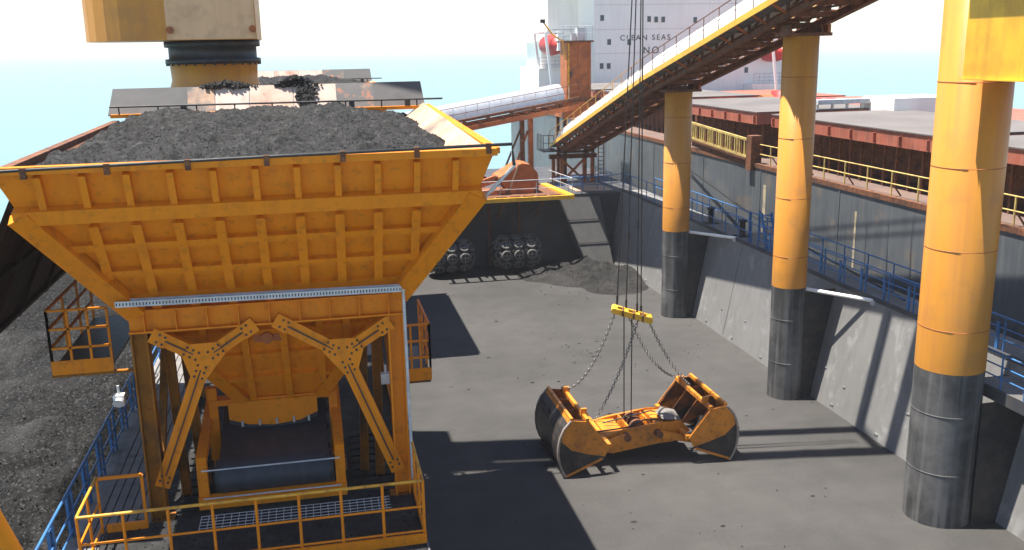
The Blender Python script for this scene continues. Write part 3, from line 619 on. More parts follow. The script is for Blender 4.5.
# ------------------------------------------------------------------ grab on the floor
gr = thing('clamshell_grab', (10.53, 30.0, 0), 'open orange clamshell grab resting on the hold floor under the spreader', 'grab')
GXC, GY0, GY1 = 10.53, 28.45, 31.55
SP = [(7.60, 0.0), (7.46, .25), (7.37, .52), (7.33, .82), (7.34, 1.12), (7.40, 1.42), (7.53, 1.72), (7.78, 2.0)]     # outer back, lip to top
TI, IR, IB = (8.36, 1.92), (9.12, .95), (8.86, .55)
def gx(x, s): return x if s > 0 else 2*GXC-x
for s in (1, -1):
    P = lambda p, y: Vector((gx(p[0], s), y, p[1]))
    sh = MB()
    for i in range(len(SP)-1): sh.prism([P(SP[i], GY0), P(SP[i], GY1), P(SP[i+1], GY1), P(SP[i+1], GY0)], (.05*s, 0, 0))
    bo = fixn(sh.build('shell', grab_b, gr))
    a_, b_ = SP[-2], SP[-1]
    fixn(MB().prism([P((a_[0]-.02, a_[1]-.25), GY0+.05), P((a_[0]-.02, a_[1]-.25), GY1-.05), P((b_[0]-.03, b_[1]), GY1-.05), P((b_[0]-.03, b_[1]), GY0+.05)], (-.012*s, 0, .004)).build('shell_band', grab_o, bo))
    for f in (.33, .66):
        yy = GY0+(GY1-GY0)*f; MB().beam(P((a_[0]-.05, a_[1]-.03), yy-.2), P((a_[0]-.05, a_[1]-.03), yy+.2), .03, .05).build('slot', blackst, bo)
    outer = [P(p, 0) for p in SP]
    for y0, yo in ((GY0-.03, -.03), (GY1+.03, .03)):
        up_poly = [(7.44, 1.3), (7.53, 1.72), (7.80, 2.0), TI, IR, (8.95, .62), (8.4, .75), (7.8, .95)]
        dn_poly = [(7.60, 0.0), (7.46, .25), (7.37, .52), (7.33, .82), (7.35, 1.15), (7.44, 1.3), (7.8, .95), (8.4, .75), (8.95, .62), IB]
        fixn(MB().prism([P(p, y0) for p in up_poly], (0, yo, 0)).build('side_plate', grab_o, gr)); fixn(MB().prism([P(p, y0) for p in dn_poly], (0, yo, 0)).build('worn_side_plate', grab_b, gr))
        edge = list(SP)
        MB().tube([P(p, y0+yo) for p in edge], .045, 6).build('shell_edge', mat('bare_edge_steel', (.34, .29, .25), .5, .2, var=.2), gr)
        MB().tube([P(IB, y0+yo*.5), P((8.2, .28), y0+yo*.5), P((7.58, .02), y0+yo*.5)], .05, 6).build('cutting_lip', grab_o, gr)
    MB().beam(P((7.56, .05), GY0), P((7.56, .05), GY1), .12, .12).build('lip_bar', grab_b, gr)
    MB().beam(P((7.80, 2.03), GY0-.05), P((7.80, 2.03), GY1+.05), .10, .12).build('top_bar', grab_o, gr); MB().beam(P((8.34, 1.96), GY0-.05), P((8.34, 1.96), GY1+.05), .12, .14).build('top_bar', grab_o, gr)
    MB().beam(P(IR, GY0), P(IR, GY1), .14, .14).build('front_bar', grab_o, gr)
    for k in range(4):
        yy = GY0+.04+(GY1-GY0-.08)*k/3; fixn(MB().prism([P((7.6, 1.45), yy), P((7.8, 1.99), yy), P((8.34, 1.94), yy), P((9.05, .98), yy), P((8.3, 1.25), yy)], (0, .04, 0)).build('partition', grab_i, gr))
    for yy in (28.9, 31.1):     # lugs the chains shackle to
        MB().box(P((8.25, 1.95), yy-.05), P((8.45, 2.2), yy+.05)).build('chain_lug', grab_o, gr)
# cross-head between the shells
for yy in (29.25, 30.65):
    fixn(MB().prism([(8.7, yy, .50), (8.95, yy, .92), (9.7, yy, 1.08), (11.2, yy, 1.26), (12.0, yy, 1.24), (12.35, yy, .85), (11.7, yy, .56), (9.5, yy, .30)], (0, .10, 0)).build('arm_plate', grab_o, gr))
    s_ = -1 if yy < 30 else 1
    for s in (1, -1):
        a = Vector((gx(8.75, s), yy+.05+s_*.22, .62)); b = Vector((gx(9.95, s), yy+.05+s_*.22, .92)); MB().beam(a, b, .16, .24).build('link_arm', grab_o, gr)
        MB().cyl(b+Vector((0, s_*.12, 0)), b+Vector((0, -s_*.2, 0)), .13, n=12).build('pivot_pin', rust, gr); MB().cyl(a+Vector((0, s_*.12, 0)), a+Vector((0, -s_*.2, 0)), .11, n=12).build('pivot_pin', rust, gr)
MB().box((9.3, 29.36, .45), (11.8, 30.64, .55)).build('lower_plate', grab_o, gr)
MB().box((9.25, 29.36, .75), (9.95, 30.64, 1.0)).build('cross_box', grab_o, gr); MB().box((11.1, 29.36, .95), (11.85, 30.64, 1.2)).build('cross_box', grab_o, gr)
for yy in (29.65, 30.0, 30.35): MB().cyl((10.5, yy-.06, 1.02), (10.5, yy+.06, 1.02), .28, n=18).build('sheave', rust, gr)
for x in (10.1, 10.95): MB().box((x, 29.36, .56), (x+.06, 30.64, 1.15)).build('sheave_cheek', grab_o, gr)
tag(MB().tube([(9.0, 29.5, 1.05), (10.0, 29.3, 1.18), (10.7, 29.45, 1.34), (11.4, 29.3, 1.32), (11.9, 29.8, 1.3), (11.2, 30.2, 1.34), (10.1, 29.9, 1.3), (9.4, 30.1, 1.1)], .028, 6).build('slack_rope', blackst), 'slack black wire rope lying over the grab cross-head', 'rope')
tag(fixn(MB().add([(11.35, 29.3, 1.34), (12.0, 29.3, 1.28), (12.1, 30.2, 1.3), (11.7, 30.5, 1.34), (11.3, 30.0, 1.37), (11.7, 29.8, 1.42)], [(0, 1, 5), (1, 2, 5), (2, 3, 5), (3, 4, 5), (4, 0, 5)]).build('canvas_rag', mat('canvas', (.17, .155, .14), .9, var=.2, scale=4))), 'crumpled pale canvas rag on the right end of the grab', 'rag')
# spreader, ropes, chains
sp = thing('spreader_beam', (10.42, 30.0, 5.0), 'yellow spreader beam with dark bands hanging above the grab', 'spreader')
sa, sb = py(614, 309, 30.0), py(650, 319, 29.6)
sd = (sb-sa).normalized(); sn = sd.cross(Vector((0, 0, 1))).normalized()
for o in (-.22, .22): MB().beam(sa+sn*o, sb+sn*o, .12, .18).build('side_bar', yellow, sp)
for t in (.04, .34, .66, .96): MB().beam(lerp(sa, sb, t)-sn*.22, lerp(sa, sb, t)+sn*.22, .14, .16).build('cross_bar', yellow, sp)
for t in (.25, .55, .8): MB().beam(lerp(sa, sb, t)-sn*.30, lerp(sa, sb, t)+sn*.30, .06, .195).build('dark_band', rust, sp)
for t in (0, 1): MB().cyl(lerp(sa, sb, t)-sn*.32, lerp(sa, sb, t)+sn*.30, .095, n=12).build('end_pin', yellow, sp)
def bo_at(x): t = (x-cx)/bdir.x; return b0+bdir*t+Vector((0, 0, -.2))
for i, (xt, xb, yb) in enumerate(((632, 617, 304), (636, 626, 308), (641, 637, 312), (643, 641, 314))):
    p = py(xb, yb, 30.0+(i % 2)*.2-.1); top = py(xt, 0, 30.3+(i % 2)*.2); q = p+(top-p)*((bz-p.z)/(top.z-p.z))
    r = thing('hoist_rope', p, ['leftmost', 'second from left', 'third from left', 'rightmost'][i]+' of the four black hoist ropes above the spreader', 'rope', 'hoist ropes')
    MB().cyl(p, q, .02, n=6).build('rope_strand', blackst, r); MB().cyl(p, p+(q-p).normalized()*.3, .04, n=8).build('rope_socket', blackst, r)
    if i in (1, 2): c_ = p+(q-p).normalized()*(1.9+.5*i); MB().cyl(c_, c_+(q-p).normalized()*.3, .055, .035, n=8).build('rope_clamp', blackst, r)
for i, (xa, xb, yb) in enumerate(((624, 624, 417), (632, 631, 421))):
    a = py(xa, 316, 30.0); b = py(xb, yb, 29.9)
    r = tag(MB().cyl(a, b, .02, n=6).build('closing_rope', blackst), ['left', 'right'][i]+' of the two thin ropes from spreader down to grab head', 'rope', 'closing ropes')
def chain(a, b, sag, label):
    mm = MB(); N = 60; pts = [lerp(a, b, i/N)+Vector((0, 0, -sag*4*(i/N)*(1-i/N))) for i in range(N+1)]
    L = sum((pts[i+1]-pts[i]).length for i in range(N)); step = .11; n = int(L/step); acc = 0; j = 0; out = []
    for k in range(n+1):
        s = k*step
        while j < N-1 and acc+(pts[j+1]-pts[j]).length < s: acc += (pts[j+1]-pts[j]).length; j += 1
        d = (pts[j+1]-pts[j]); p = pts[j]+d.normalized()*(s-acc); d.normalize()
        ax = d.cross(Vector((.3, .9, .2))).normalized(); ax = ax if k % 2 else d.cross(ax)
        mm.torus(p, ax, .044, .0155, 8, 4, stretch=d)
    tag(mm.build('grab_chain', chain_m), label, 'chain', 'grab chains')
chain(lerp(sa, sb, .03)+Vector((0, 0, -.1)), Vector((8.4, 31.0, 2.15)), .55, 'steel chain from the left end of the spreader to the left shell far side')
chain(lerp(sa, sb, .62)+Vector((0, -.2, -.1)), Vector((8.75, 28.95, 1.75)), .35, 'steel chain crossing in front down to the left shell near side')
chain(lerp(sa, sb, .45)+Vector((0, .2, -.1)), Vector((12.55, 31.2, 2.15)), .5, 'steel chain from mid spreader to the right shell far side')
chain(lerp(sa, sb, .97)+Vector((0, 0, -.1)), Vector((12.75, 30.3, 2.1)), .25, 'steel chain from the right end of the spreader to the right shell')

# ------------------------------------------------------------------ columns
def column(x, y, r, ztop, zb, label, saddle=True):
    c = thing('support_column', (x, y, 0), label, 'column', 'gallery support columns')
    MB().revolve((x, y), [(r, 0), (r, zb)], 40).build('black_base', black_p, c)
    u = MB().revolve((x, y), [(r+.003, zb), (r+.003, ztop), (0, ztop)], 40).build('yellow_shaft', col_y, c)
    z = zb-2.6
    for z in [zb-3.1, zb-1.3]+[zb+1.25+2.3*k for k in range(8) if zb+1.25+2.3*k < ztop-.3]:
        MB().torus((x, y, z), (0, 0, 1), r-.002, .014, 40, 5).build('weld_seam', black_p if z < zb else rust_o, c)
    if saddle:
        yw = y-r*.62
        fixn(MB().prism([(x+r*.6, yw, .01), (WX-.01, yw, .01), (WT-.05, yw, 4.45), (x+r*.6, yw, 4.45)], (0, .05, 0)).build('shade_web_plate', dark_s, c))  # dark plate added for the black shaded area between column and wall
        s = MB().box((x-r*1.25, y-.5, ztop), (x+r*1.5, y+.5, ztop+.12)).build('saddle', rust, c)
        for dx in (-.75, .75): fixn(MB().prism([(x+dx*r*1.3-.05, y-.45, ztop+.12), (x+dx*r*1.3-.05, y+.45, ztop+.12), (x+dx*r*1.3-.05, y+.3, ztop+.4), (x+dx*r*1.3-.05, y-.3, ztop+.4)], (.1, 0, 0)).build('saddle_rib', rust, s))
        MB().box((x+r*1.3, y-.4, ztop+.12), (x+r*1.48, y+.4, ztop+.42)).build('saddle_end', rust_o, s)
    return c
column(18.34, 46.1, .69, 11.72, 4.62, 'farthest of the three yellow and black columns, standing near the heap of coal')
column(18.24, 33.7, .66, 14.25, 4.62, 'middle of the three yellow and black columns, with a white strut to the wall')
column(17.84, 23.25, .955, 18.2, 4.75, 'thick nearest yellow column with black base at the right edge', False)
for (K, Wp, lab) in (((806, 289), (875, 301), 'white strut pipe from the middle column to the wall top'), ((690, 232), (736, 238), 'white strut pipe from the farthest column to the wall top')):
    Yk = 33.35 if K[0] > 750 else 45.7; a = py(*K, Yk); b = px(*Wp, 20.15); t = thing('strut_pipe', b, lab, 'strut', 'column struts')
    MB().cyl(a-(b-a)*.12, b, .075, n=10).build('pipe', white_p, t); MB().box(b+Vector((-.12, -.12, -.16)), b+Vector((.12, .12, .02))).build('end_shoe', galv, t)

# box girder towards the viewer at upper right, with a ledge railing above it
g0 = py(963, 78, 22.2); gx0 = g0.x
bgd = thing('box_girder', (gx0+1.4, 14, g0.z), 'bright yellow box girder butting the thick column at upper right', 'girder')
MB().box((gx0, 6, g0.z), (gx0+2.7, 22.22, g0.z+3.2)).build('web_box', yellow, bgd)
MB().box((gx0-.10, 6, g0.z-.035), (gx0+2.8, 22.24, g0.z-.003)).build('bottom_flange', yellow, bgd); 
MB().box((gx0-.5, 6, g0.z+3.2), (gx0+2.7, 22.3, g0.z+3.28)).build('walkway_plate', rust, bgd)
railing('girder_railing', [(gx0-.46, 10, g0.z+3.28), (gx0-.46, 22.1, g0.z+3.28)], 'rail on top of the yellow box girder, above the view', rail_y, 1.1, 1.1, (1., .5), .035)

# ------------------------------------------------------------------ railings of the right-hand walkway
railing('walkway_railing', [(WT+.12, 12, WTZ+.1), (WT+.12, 40.5, WTZ+.1)], 'blue handrail along the near walkway on top of the hold side wall', blue, 1.1, 1.5, (1., .68, .36), .032)
for k in range(19): y = 12.3+k*1.5; MB().beam((WT+.12, y, WTZ+.1), (WT+.12, y, WTZ+1.0), .05, .12, (0, 1, 0)).build('stay', blue, bpy.data.objects['walkway_railing'])
railing('walkway_railing', [(WT+.12, 41.2, WTZ+.1), (WT+.12, 60.2, WTZ+.1), (19.0, 60.75, 4.5), (15.9, 60.75, 4.5)], 'blue handrail of the far walkway turning the corner behind the farthest column', blue, 1.1, 1.5, (1., .5), .03)
railing('walkway_railing', [(21.55, 30, WTZ+.01), (21.55, 58, WTZ+.01)], 'second blue handrail on the ship side of the walkway', blue, 1.1, 1.8, (1., .5), .03)
st = thing('walkway_ladder', (20.9, 40.8, WTZ), 'short blue ladder frame standing on the walkway behind the farthest column', 'ladder')
for x in (20.6, 21.1):
    MB().beam((x, 40.3, WTZ), (x, 41.0, WTZ+1.6), .08, .16).build('stringer', blue, st); MB().beam((x, 42.2, WTZ), (x, 42.2, WTZ+1.5), .08, .08, (0, 1, 0)).build('upright', blue, st)
for k in range(6): t = k/5; MB().beam((20.6, 40.35+.65*t, WTZ+.1+1.4*t), (21.1, 40.35+.65*t, WTZ+.1+1.4*t), .15, .04).build('tread', blue, st)
for k, (yy, xx) in enumerate(((39.2, 21.0), (43.6, 20.9), (47.5, 20.9))):
    b = thing('mooring_bollard', (xx, yy, WTZ), ['nearest', 'middle', 'farthest'][k]+' of the dark mooring bollards on the right-hand walkway', 'bollard', 'mooring bollards')
    MB().revolve((xx, yy), [(.24, WTZ), (.16, WTZ+.08), (.14, WTZ+.7), (.22, WTZ+.75), (.22, WTZ+.85), (0, WTZ+.87)], 14).build('post', dark_s, b); MB().box((xx-.35, yy-.35, WTZ+.001), (xx+.35, yy+.35, WTZ+.05)).build('base_plate', dark_s, b)
tag(MB().tube([px(690, 170, 22.5), px(770, 228, 21.9), px(905, 300, 20.9)], .045, 6).build('mooring_line', blackst), 'dark mooring line slanting down from the ship to the walkway', 'rope')
# landing beside the thick column
ld = thing('side_landing', (18.9, 21.5, 4.3), 'small steel landing with blue rails right of the thick column', 'landing')
q0, q1 = pz(976, 379, 4.2), pz(1024, 408, 4.2)
MB().box((q0.x, 17.5, 4.14), (20.02, q0.y, 4.2)).build('floor_plate', plank_m, ld)
MB().box((q0.x-.05, 17.5, 3.84), (q0.x-.002, q0.y+.05, 4.22)).build('edge_beam', wall_d, ld); MB().box((q0.x, q0.y+.002, 3.86), (19.95, q0.y+.05, 4.21)).build('edge_beam', wall_d, ld)
fixn(MB().prism([(18.35, 22.35, .01), (19.18, 22.35, .01), (19.93, 22.35, 3.83), (18.35, 22.35, 3.83)], (0, .05, 0)).build('shade_web_plate', dark_s, ld))  # dark plate added to stand in for deep shadow beside the thick column
for k in range(2): MB().beam((q0.x, 18.2+k*1.6, 4.0), (19.6, 18.2+k*1.6, 2.4), .08, .12).build('knee_brace', wall_d, ld)
railing('landing_railing', [(q0.x+.02, q0.y-.05, 4.2), (q0.x+.02, 17.6, 4.2)], 'short blue rail on the landing right of the thick column', blue, 1.05, .9, (1., .66, .33), .032)
ybx = px(1020, 450, 19.5); yb = thing('wall_fairlead', ybx, 'yellow steel block on the wall at the right edge of the view', 'block')
MB().box((19.6, 17.2, 2.9), (20.3, 19.6, 4.1)).build('block_body', yellow, yb); MB().box((19.55, 17.15, 4.1), (20.35, 19.65, 4.18)).build('block_cap', yellow, yb)

# ------------------------------------------------------------------ end of the hold: fenders, platform, spare shell
def fender(c, L, R, label, ry):
    t = thing('pneumatic_fender', (c[0], c[1], 0), label, 'fender', 'floating fenders stored at the hold end'); ax = Vector((cos(ry), sin(ry), 0)); c = Vector((c[0], c[1], R+.28))
    N = 20; prof = [(-L/2, .12), (-L/2+.1, R*.5), (-L/2+.35, R*.86), (-L/2+.7, R), (L/2-.7, R), (L/2-.35, R*.86), (L/2-.1, R*.5), (L/2, .12)]
    e1 = Vector((-ax.y, ax.x, 0)); e2 = Vector((0, 0, 1)); vs = []
    for l, r in prof: vs += [c+ax*l+(e1*cos(2*pi*k/N)+e2*sin(2*pi*k/N))*r for k in range(N)]
    b = MB().add(vs, [(j*N+k, j*N+(k+1) % N, (j+1)*N+(k+1) % N, (j+1)*N+k) for j in range(len(prof)-1) for k in range(N)], True).build('rubber_body', rubber, t); fixn(b)
    for k in range(9):
        a = 2*pi*k/9+.35; n_ = e1*cos(a)+e2*sin(a)
        if n_.z < -.8: continue
        for l in (-.92, 0, .92):
            p = c+ax*l*(L/3.6)+n_*(R+.05); ty = MB().torus(p, n_, .27, .085, 14, 6).build('tyre', tyre_m, t)
            tv = ax.cross(n_); mm = MB(); mm.beam(p-ax*.3, p+ax*.3, .05, .05, n_); mm.beam(p-tv*.3, p+tv*.3, .05, .052, n_); mm.build('chain_cross', chain_m, ty)
    for s in (-1, 1):
        for k in range(8): a = 2*pi*k/8; n_ = e1*cos(a)+e2*sin(a); p = c+ax*s*(L/2-.28)+n_*R*.8; MB().torus(p, n_+ax*s*.9, .22, .08, 12, 5).build('end_tyre', tyre_m, t)
fender((8.1, 58.6), 3.2, .98, 'left tyre-netted black fender lying partly in sun against the end wall', .05)
fender((12.45, 58.6), 3.2, .98, 'right tyre-netted black fender lying in shade against the end wall', .0)
pf = thing('overhanging_platform', (11.5, 60.6, 4.6), 'yellow-edged platform overhanging the fenders at the hold end', 'platform')
pa, pb = py(443, 208, 56.6), py(572, 196, 57.0); PZ = 4.95
MB().box((pa.x-1.2, 57.95, PZ-.06), (pb.x-.5, 62.5, PZ)).build('deck_plate', rust, pf)
MB().beam((pa.x-1.2, 56.7, PZ), (pb.x, 56.7, PZ), .25, .24).build('front_beam', yellow, pf); MB().beam((pb.x-.12, 56.7, PZ+.005), (pb.x-.5, 62.4, PZ+.005), .45, .25).build('end_beam', yellow, pf)
k = pa.x-.9
while k < pb.x-.4: MB().beam((k, 56.8, PZ-.03), (k, 57.96, PZ-.03), .14, .14).build('cross_bar', rust, pf); k += .86
for x in (8.9, 11.6, 14.2): MB().beam((x, 57.6, PZ-.12), (x, 60.58, 3.2), .12, .16).build('knee_brace', rust, pf)
railing('platform_handrail', [(pa.x-1, 56.7, PZ+.12), (pb.x-.05, 56.7, PZ+.12), (pb.x-.45, 61, PZ+.12)], 'thin grey handrail along the yellow-edged platform', galv, 1.05, 2.1, (1., .5), .022)
sgx = 11.4
sg = thing('spare_grab_shell', (12.6, 59.6, PZ), 'rust-orange spare grab shell tilted on the overhanging platform', 'grab shell')
prof = [(0, 0), (.6, -.05), (1.5, .0), (1.85, .5), (1.8, 1.2), (1.35, 1.75), (.8, 1.85), (-.75, .95)]
for y0 in (59.0, 61.2): fixn(MB().prism([(12.2+a, y0, PZ+.05+b) for a, b in prof], (0, .05, 0)).build('side_plate', rust_o, sg))
for i in range(1, 6):
    (a, b), (c_, d_) = prof[i], prof[i+1]; fixn(MB().plate((12.2+a, 59.02, PZ+.05+b), (12.2+a, 61.22, PZ+.05+b), (12.2+c_, 61.22, PZ+.05+d_), (12.2+c_, 59.02, PZ+.05+d_), .04).build('back_plate', rust_o, sg))
fixn(MB().plate((13.0, 59.02, PZ+1.9), (13.0, 61.2, PZ+1.9), (11.45, 61.2, PZ+1.0), (11.45, 59.02, PZ+1.0), .04).build('mouth_plate', rust_o, sg))
for t in (.1, .95): MB().beam(lerp((13.0, 58.98, PZ+1.93), (11.45, 58.98, PZ+1.03), t), lerp((13.0, 61.2, PZ+1.93), (11.45, 61.2, PZ+1.03), t), .1, .1).build('rim_bar', rust_o, sg)
MB().beam((12.75, 58.95, PZ+1.85), (12.1, 58.95, PZ+.1), .04, .1).build('wear_strip', inner_y, sg)
s2 = thing('spare_linkage', (9.7, 59.6, PZ), 'jumble of orange spare grab linkage lying left of the spare shell', 'linkage')
for a, b, w in (((8.2, 59, PZ+.5), (10.2, 59.6, PZ+1.5), .5), ((9.5, 59.2, PZ+.45), (11.4, 59.4, PZ+1.0), .45), ((8.6, 60.2, PZ+.8), (10.8, 60.5, PZ+.9), .6), ((10.3, 58.9, PZ+.2), (12.0, 59.0, PZ+.25), .3)):
    p = MB().beam(a, b, .25, w).build('arm_plate', rust_o, s2); MB().cyl(Vector(b)+Vector((0, -.25, 0)), Vector(b)+Vector((0, .25, 0)), .16, n=10).build('pin', rust, p)
tag(MB().tube([(9.2, 58.9, PZ+.25), (10.2, 58.8, PZ+.15), (11.0, 58.85, PZ+.2), (11.4, 58.8, PZ+.7), (11.7, 58.9, PZ+1.1)], .05, 6).build('hydraulic_hose', galv), 'pale hose draped over the spare grab parts', 'hose')
for k in range(4): tag(MB().beam((7.0, 58.9+k*.25, PZ+.06), (11.0, 58.9+k*.25, PZ+.06), .12, .1).build('steel_bar', galv), ['nearest', 'second', 'third', 'farthest'][k]+' of the pale steel bars laid on the overhanging platform', 'bar', 'bars on the platform')

# ------------------------------------------------------------------ main conveyor gallery
def gz(y): return 12.08+(46.1-y)*.226 if y < 47 else 12.08-.2-(y-47)*.268
GL, GR = 17.3, 19.4
gal = thing('conveyor_gallery', (18.1, 46.1, 12.4), 'inclined conveyor gallery with white cover climbing over the yellow columns', 'conveyor')
ys = [66.4]+[66.4-1.62*k for k in range(1, 12)]+[47.0]+[47.0-1.55*k for k in range(1, 17)]
gp = lambda x, y, h: Vector((x, y, gz(y)+h))
secs = ((66.4, 47.0), (47.0, 22.2))
for ya, yb_ in secs:
    for x in (GL, GR):
        MB().ibeam(gp(x, ya, 0), gp(x, yb_, 0), .24, .30, .03).build('bottom_chord', rust, gal); MB().ibeam(gp(x, ya, .62), gp(x, yb_, .62), .2, .2, .03).build('top_chord', rust, gal)
    wk = MB().beam(gp(17.0, ya, .42), gp(17.0, yb_, .42), .62, .05).build('walkway_plate', plank_m, gal)
    MB().beam(gp(16.68, ya, .5), gp(16.68, yb_, .5), .04, .24).build('kick_plate', yellow, gal)
    for h in (1.5, 1.0): MB().cyl(gp(16.68, ya, h), gp(16.68, yb_, h), .022 if h > 1.2 else .016, n=6).build('handrail', rail_y if ya > 50 else rust, gal); MB().cyl(gp(19.9, ya, h), gp(19.9, yb_, h), .024, n=6).build('handrail', rail_y, gal)
    # half round cover
    vs = []; N = 14; L = 26
    for j in range(L+1):
        y = ya+(yb_-ya)*j/L
        for k in range(N+1): a = pi*k/N; r = .92+.012*(j % 2); vs.append(gp(18.1+r*cos(a), y, .72+1.12*sin(a)*(1+.012*(j % 2))))
    MB().add(vs, [(j*(N+1)+k, j*(N+1)+k+1, (j+1)*(N+1)+k+1, (j+1)*(N+1)+k) for j in range(L) for k in range(N)], True).build('belt_cover', white_c, gal)
for i, y in enumerate(ys[:-1]):
    y2 = ys[i+1]
    for x in (GL, GR):
        MB().beam(gp(x, y, .1), gp(x, y, .55), .10, .10, (0, 1, 0)).build('truss_upright', rust, gal)
        MB().beam(gp(x, y, .1), gp(x, y2, .55), .08, .08).build('truss_diagonal', rust, gal) if i % 2 else MB().beam(gp(x, y, .55), gp(x, y2, .1), .08, .08).build('truss_diagonal', rust, gal)
    MB().beam(gp(GL, y, 0), gp(GR, y, 0), .12, .18).build('floor_beam', rust, gal); MB().beam(gp(GL, y, 0.02), gp(GR, y2, 0.02), .08, .08).build('wind_brace', rust, gal)
    MB().beam(gp(16.7, y, .36), gp(GL, y, .02), .07, .09).build('walkway_bracket', rust_o, gal); MB().beam(gp(19.88, y, .36), gp(GR, y, .02), .07, .09).build('walkway_bracket', rust, gal)
    MB().cyl(gp(16.68, y, .42), gp(16.68, y, 1.5), .02, n=6).build('rail_post', rust if y < 50 else rail_y, gal); MB().cyl(gp(19.9, y, .42), gp(19.9, y, 1.5), .024, n=6).build('rail_post', rail_y, gal)
    MB().cyl(gp(17.6, y, .18), gp(19.0, y, .18), .07, n=8).build('return_roller', rust, gal)
# trestle and transfer tower at the low end
ts = thing('gallery_trestle', (18.2, 66.5, 4.5), 'rusty braced trestle carrying the low end of the gallery', 'trestle')
for x in (16.9, 17.5, 19.2, 19.8): MB().beam((x, 66.2, 4.5), (x, 66.2, 6.25), .22, .22, (0, 1, 0)).build('leg', rust_o, ts)
MB().beam((16.6, 66.2, 6.4), (20.1, 66.2, 6.4), .4, .3).build('cap_beam', rust, ts)
MB().beam((17.5, 66.1, 4.6), (19.2, 66.1, 6.2), .15, .15).build('brace', rust_o, ts); MB().beam((19.2, 66.15, 4.6), (17.5, 66.15, 6.2), .15, .15).build('brace', rust_o, ts); MB().beam((16.9, 66.1, 5.0), (19.8, 66.1, 5.0), .12, .12).build('tie', rust_o, ts)
for x in (20.2, 20.6): MB().beam((x, 66.0, 4.5), (x, 66.0, 9.0), .06, .06, (0, 1, 0)).build('ladder_rail', rust, ts)
for k in range(14): MB().beam((20.2, 66.0, 4.8+k*.3), (20.6, 66.0, 4.8+k*.3), .04, .04).build('rung', rust, ts)
MB().box((15.9, 65.2, 6.85), (17.1, 67.2, 6.92)).build('landing_plate', dark_s, ts)
railing('landing_rail', [(16.7, 65.25, 6.92), (15.95, 65.25, 6.92), (15.95, 67.1, 6.92)], 'dark railing of the landing at the low end of the gallery', dark_s, 1.1, .5, (1., .5), .025)
tw = thing('transfer_tower', (19, 67.6, 8), 'orange box tower above the low end of the gallery', 'tower')
ta, tb_ = py(567, 100, 66.8), py(591, 42, 66.8)
body = MB().box((ta.x, 66.8, ta.z), (tb_.x, 68.6, tb_.z)).build('chute_casing', rust_o, tw)
for k in range(3): x = ta.x+.12+(tb_.x-ta.x-.24)*k/2; MB().box((x-.06, 66.72, ta.z+.02), (x+.06, 66.8, tb_.z-.05)).build('corner_rib', rail_y if k == 0 else rust_o, body)
MB().box((ta.x-.35, 66.5, ta.z-1.25), (tb_.x+.2, 68.9, ta.z-.02)).build('lower_casing', rust_o, tw); MB().box((ta.x-.5, 66.35, ta.z-.12), (tb_.x+.35, 69, ta.z+.02)).build('ledge', rust, tw); MB().box((ta.x-.25, 66.6, tb_.z), (tb_.x+.15, 68.8, tb_.z+.12)).build('top_plate', rust, tw)
for x in (ta.x-.2, tb_.x+.1): 
    for yy in (66.7, 68.7): MB().beam((x, yy, 4.5), (x, yy, ta.z-1.25), .22, .22, (0, 1, 0)).build('leg', rust, tw)
MB().box((ta.x+.2, 66.74, ta.z+1.6), (ta.x+.35, 66.8, ta.z+2.0)).build('handle', dark_s, body)
railing('tower_railing', [(ta.x-.25, 66.7, tb_.z+.12), (tb_.x+.1, 66.7, tb_.z+.12)], 'pale railing on the roof of the orange tower', galv, 1.0, .5, (1., .5), .02)
railing('tower_railing', [(tb_.x+.25, 66.4, ta.z-.6), (tb_.x+1.3, 66.4, ta.z-.6)], 'short rusty railing at the right of the orange tower', rust, 1.0, .5, (1., .5), .025)
tag(MB().box((ta.x+.9, 67.2, tb_.z+.13), (ta.x+1.5, 67.9, tb_.z+1.0)).box((ta.x+.5, 67.3, tb_.z+.13), (ta.x+.85, 67.7, tb_.z+.6)).build('gearbox', galv), 'pale drive unit on the roof of the orange tower', 'machine')
dv = thing('davit_arm', (ta.x-.3, 66.9, tb_.z), 'thin yellow davit arm leaning left from the orange tower', 'davit')
MB().tube([(ta.x-.1, 66.75, tb_.z-1.2), (ta.x-.3, 66.75, tb_.z+.1), (ta.x-1.0, 66.75, tb_.z+.5), (ta.x-1.7, 66.75, tb_.z+1.4)], .06, 6).build('arm', rail_y, dv); MB().box((ta.x-1.9, 66.6, tb_.z+1.35), (ta.x-1.6, 66.9, tb_.z+1.6)).build('lamp_head', dark_s, dv)

# far covered conveyor towards the second hopper
f0, f1 = py(425, 130, 63.2), py(572, 101, 66.6); fd = (f1-f0); fc = thing('feed_conveyor', f0, 'silver covered conveyor climbing right to the orange tower', 'conveyor')
f0 = f0-fd*.25
fn = Vector((fd.y, -fd.x, 0)).normalized()
vs = []; N = 12; L = 20
for j in range(L+1):
    c_ = lerp(f0, f1, .93*j/L)
    for k in range(N+1): a = pi*k/N; vs.append(c_+fn*(-.35+1.0*cos(a))+Vector((0, 0, .3+1.05*sin(a)*(1+.015*(j % 2)))))
MB().add(vs, [(j*(N+1)+k, j*(N+1)+k+1, (j+1)*(N+1)+k+1, (j+1)*(N+1)+k) for j in range(L) for k in range(N)], True).build('belt_cover', silver, fc)
for o, h in ((.95, .25), (.95, -.35), (-1.2, .25), (-1.2, -.35)): MB().beam(f0+fn*o+Vector((0, 0, h)), f1+fn*o+Vector((0, 0, h)), .14, .18 if h > 0 else .3).build('chord', rust_o if h < 0 else rust, fc)
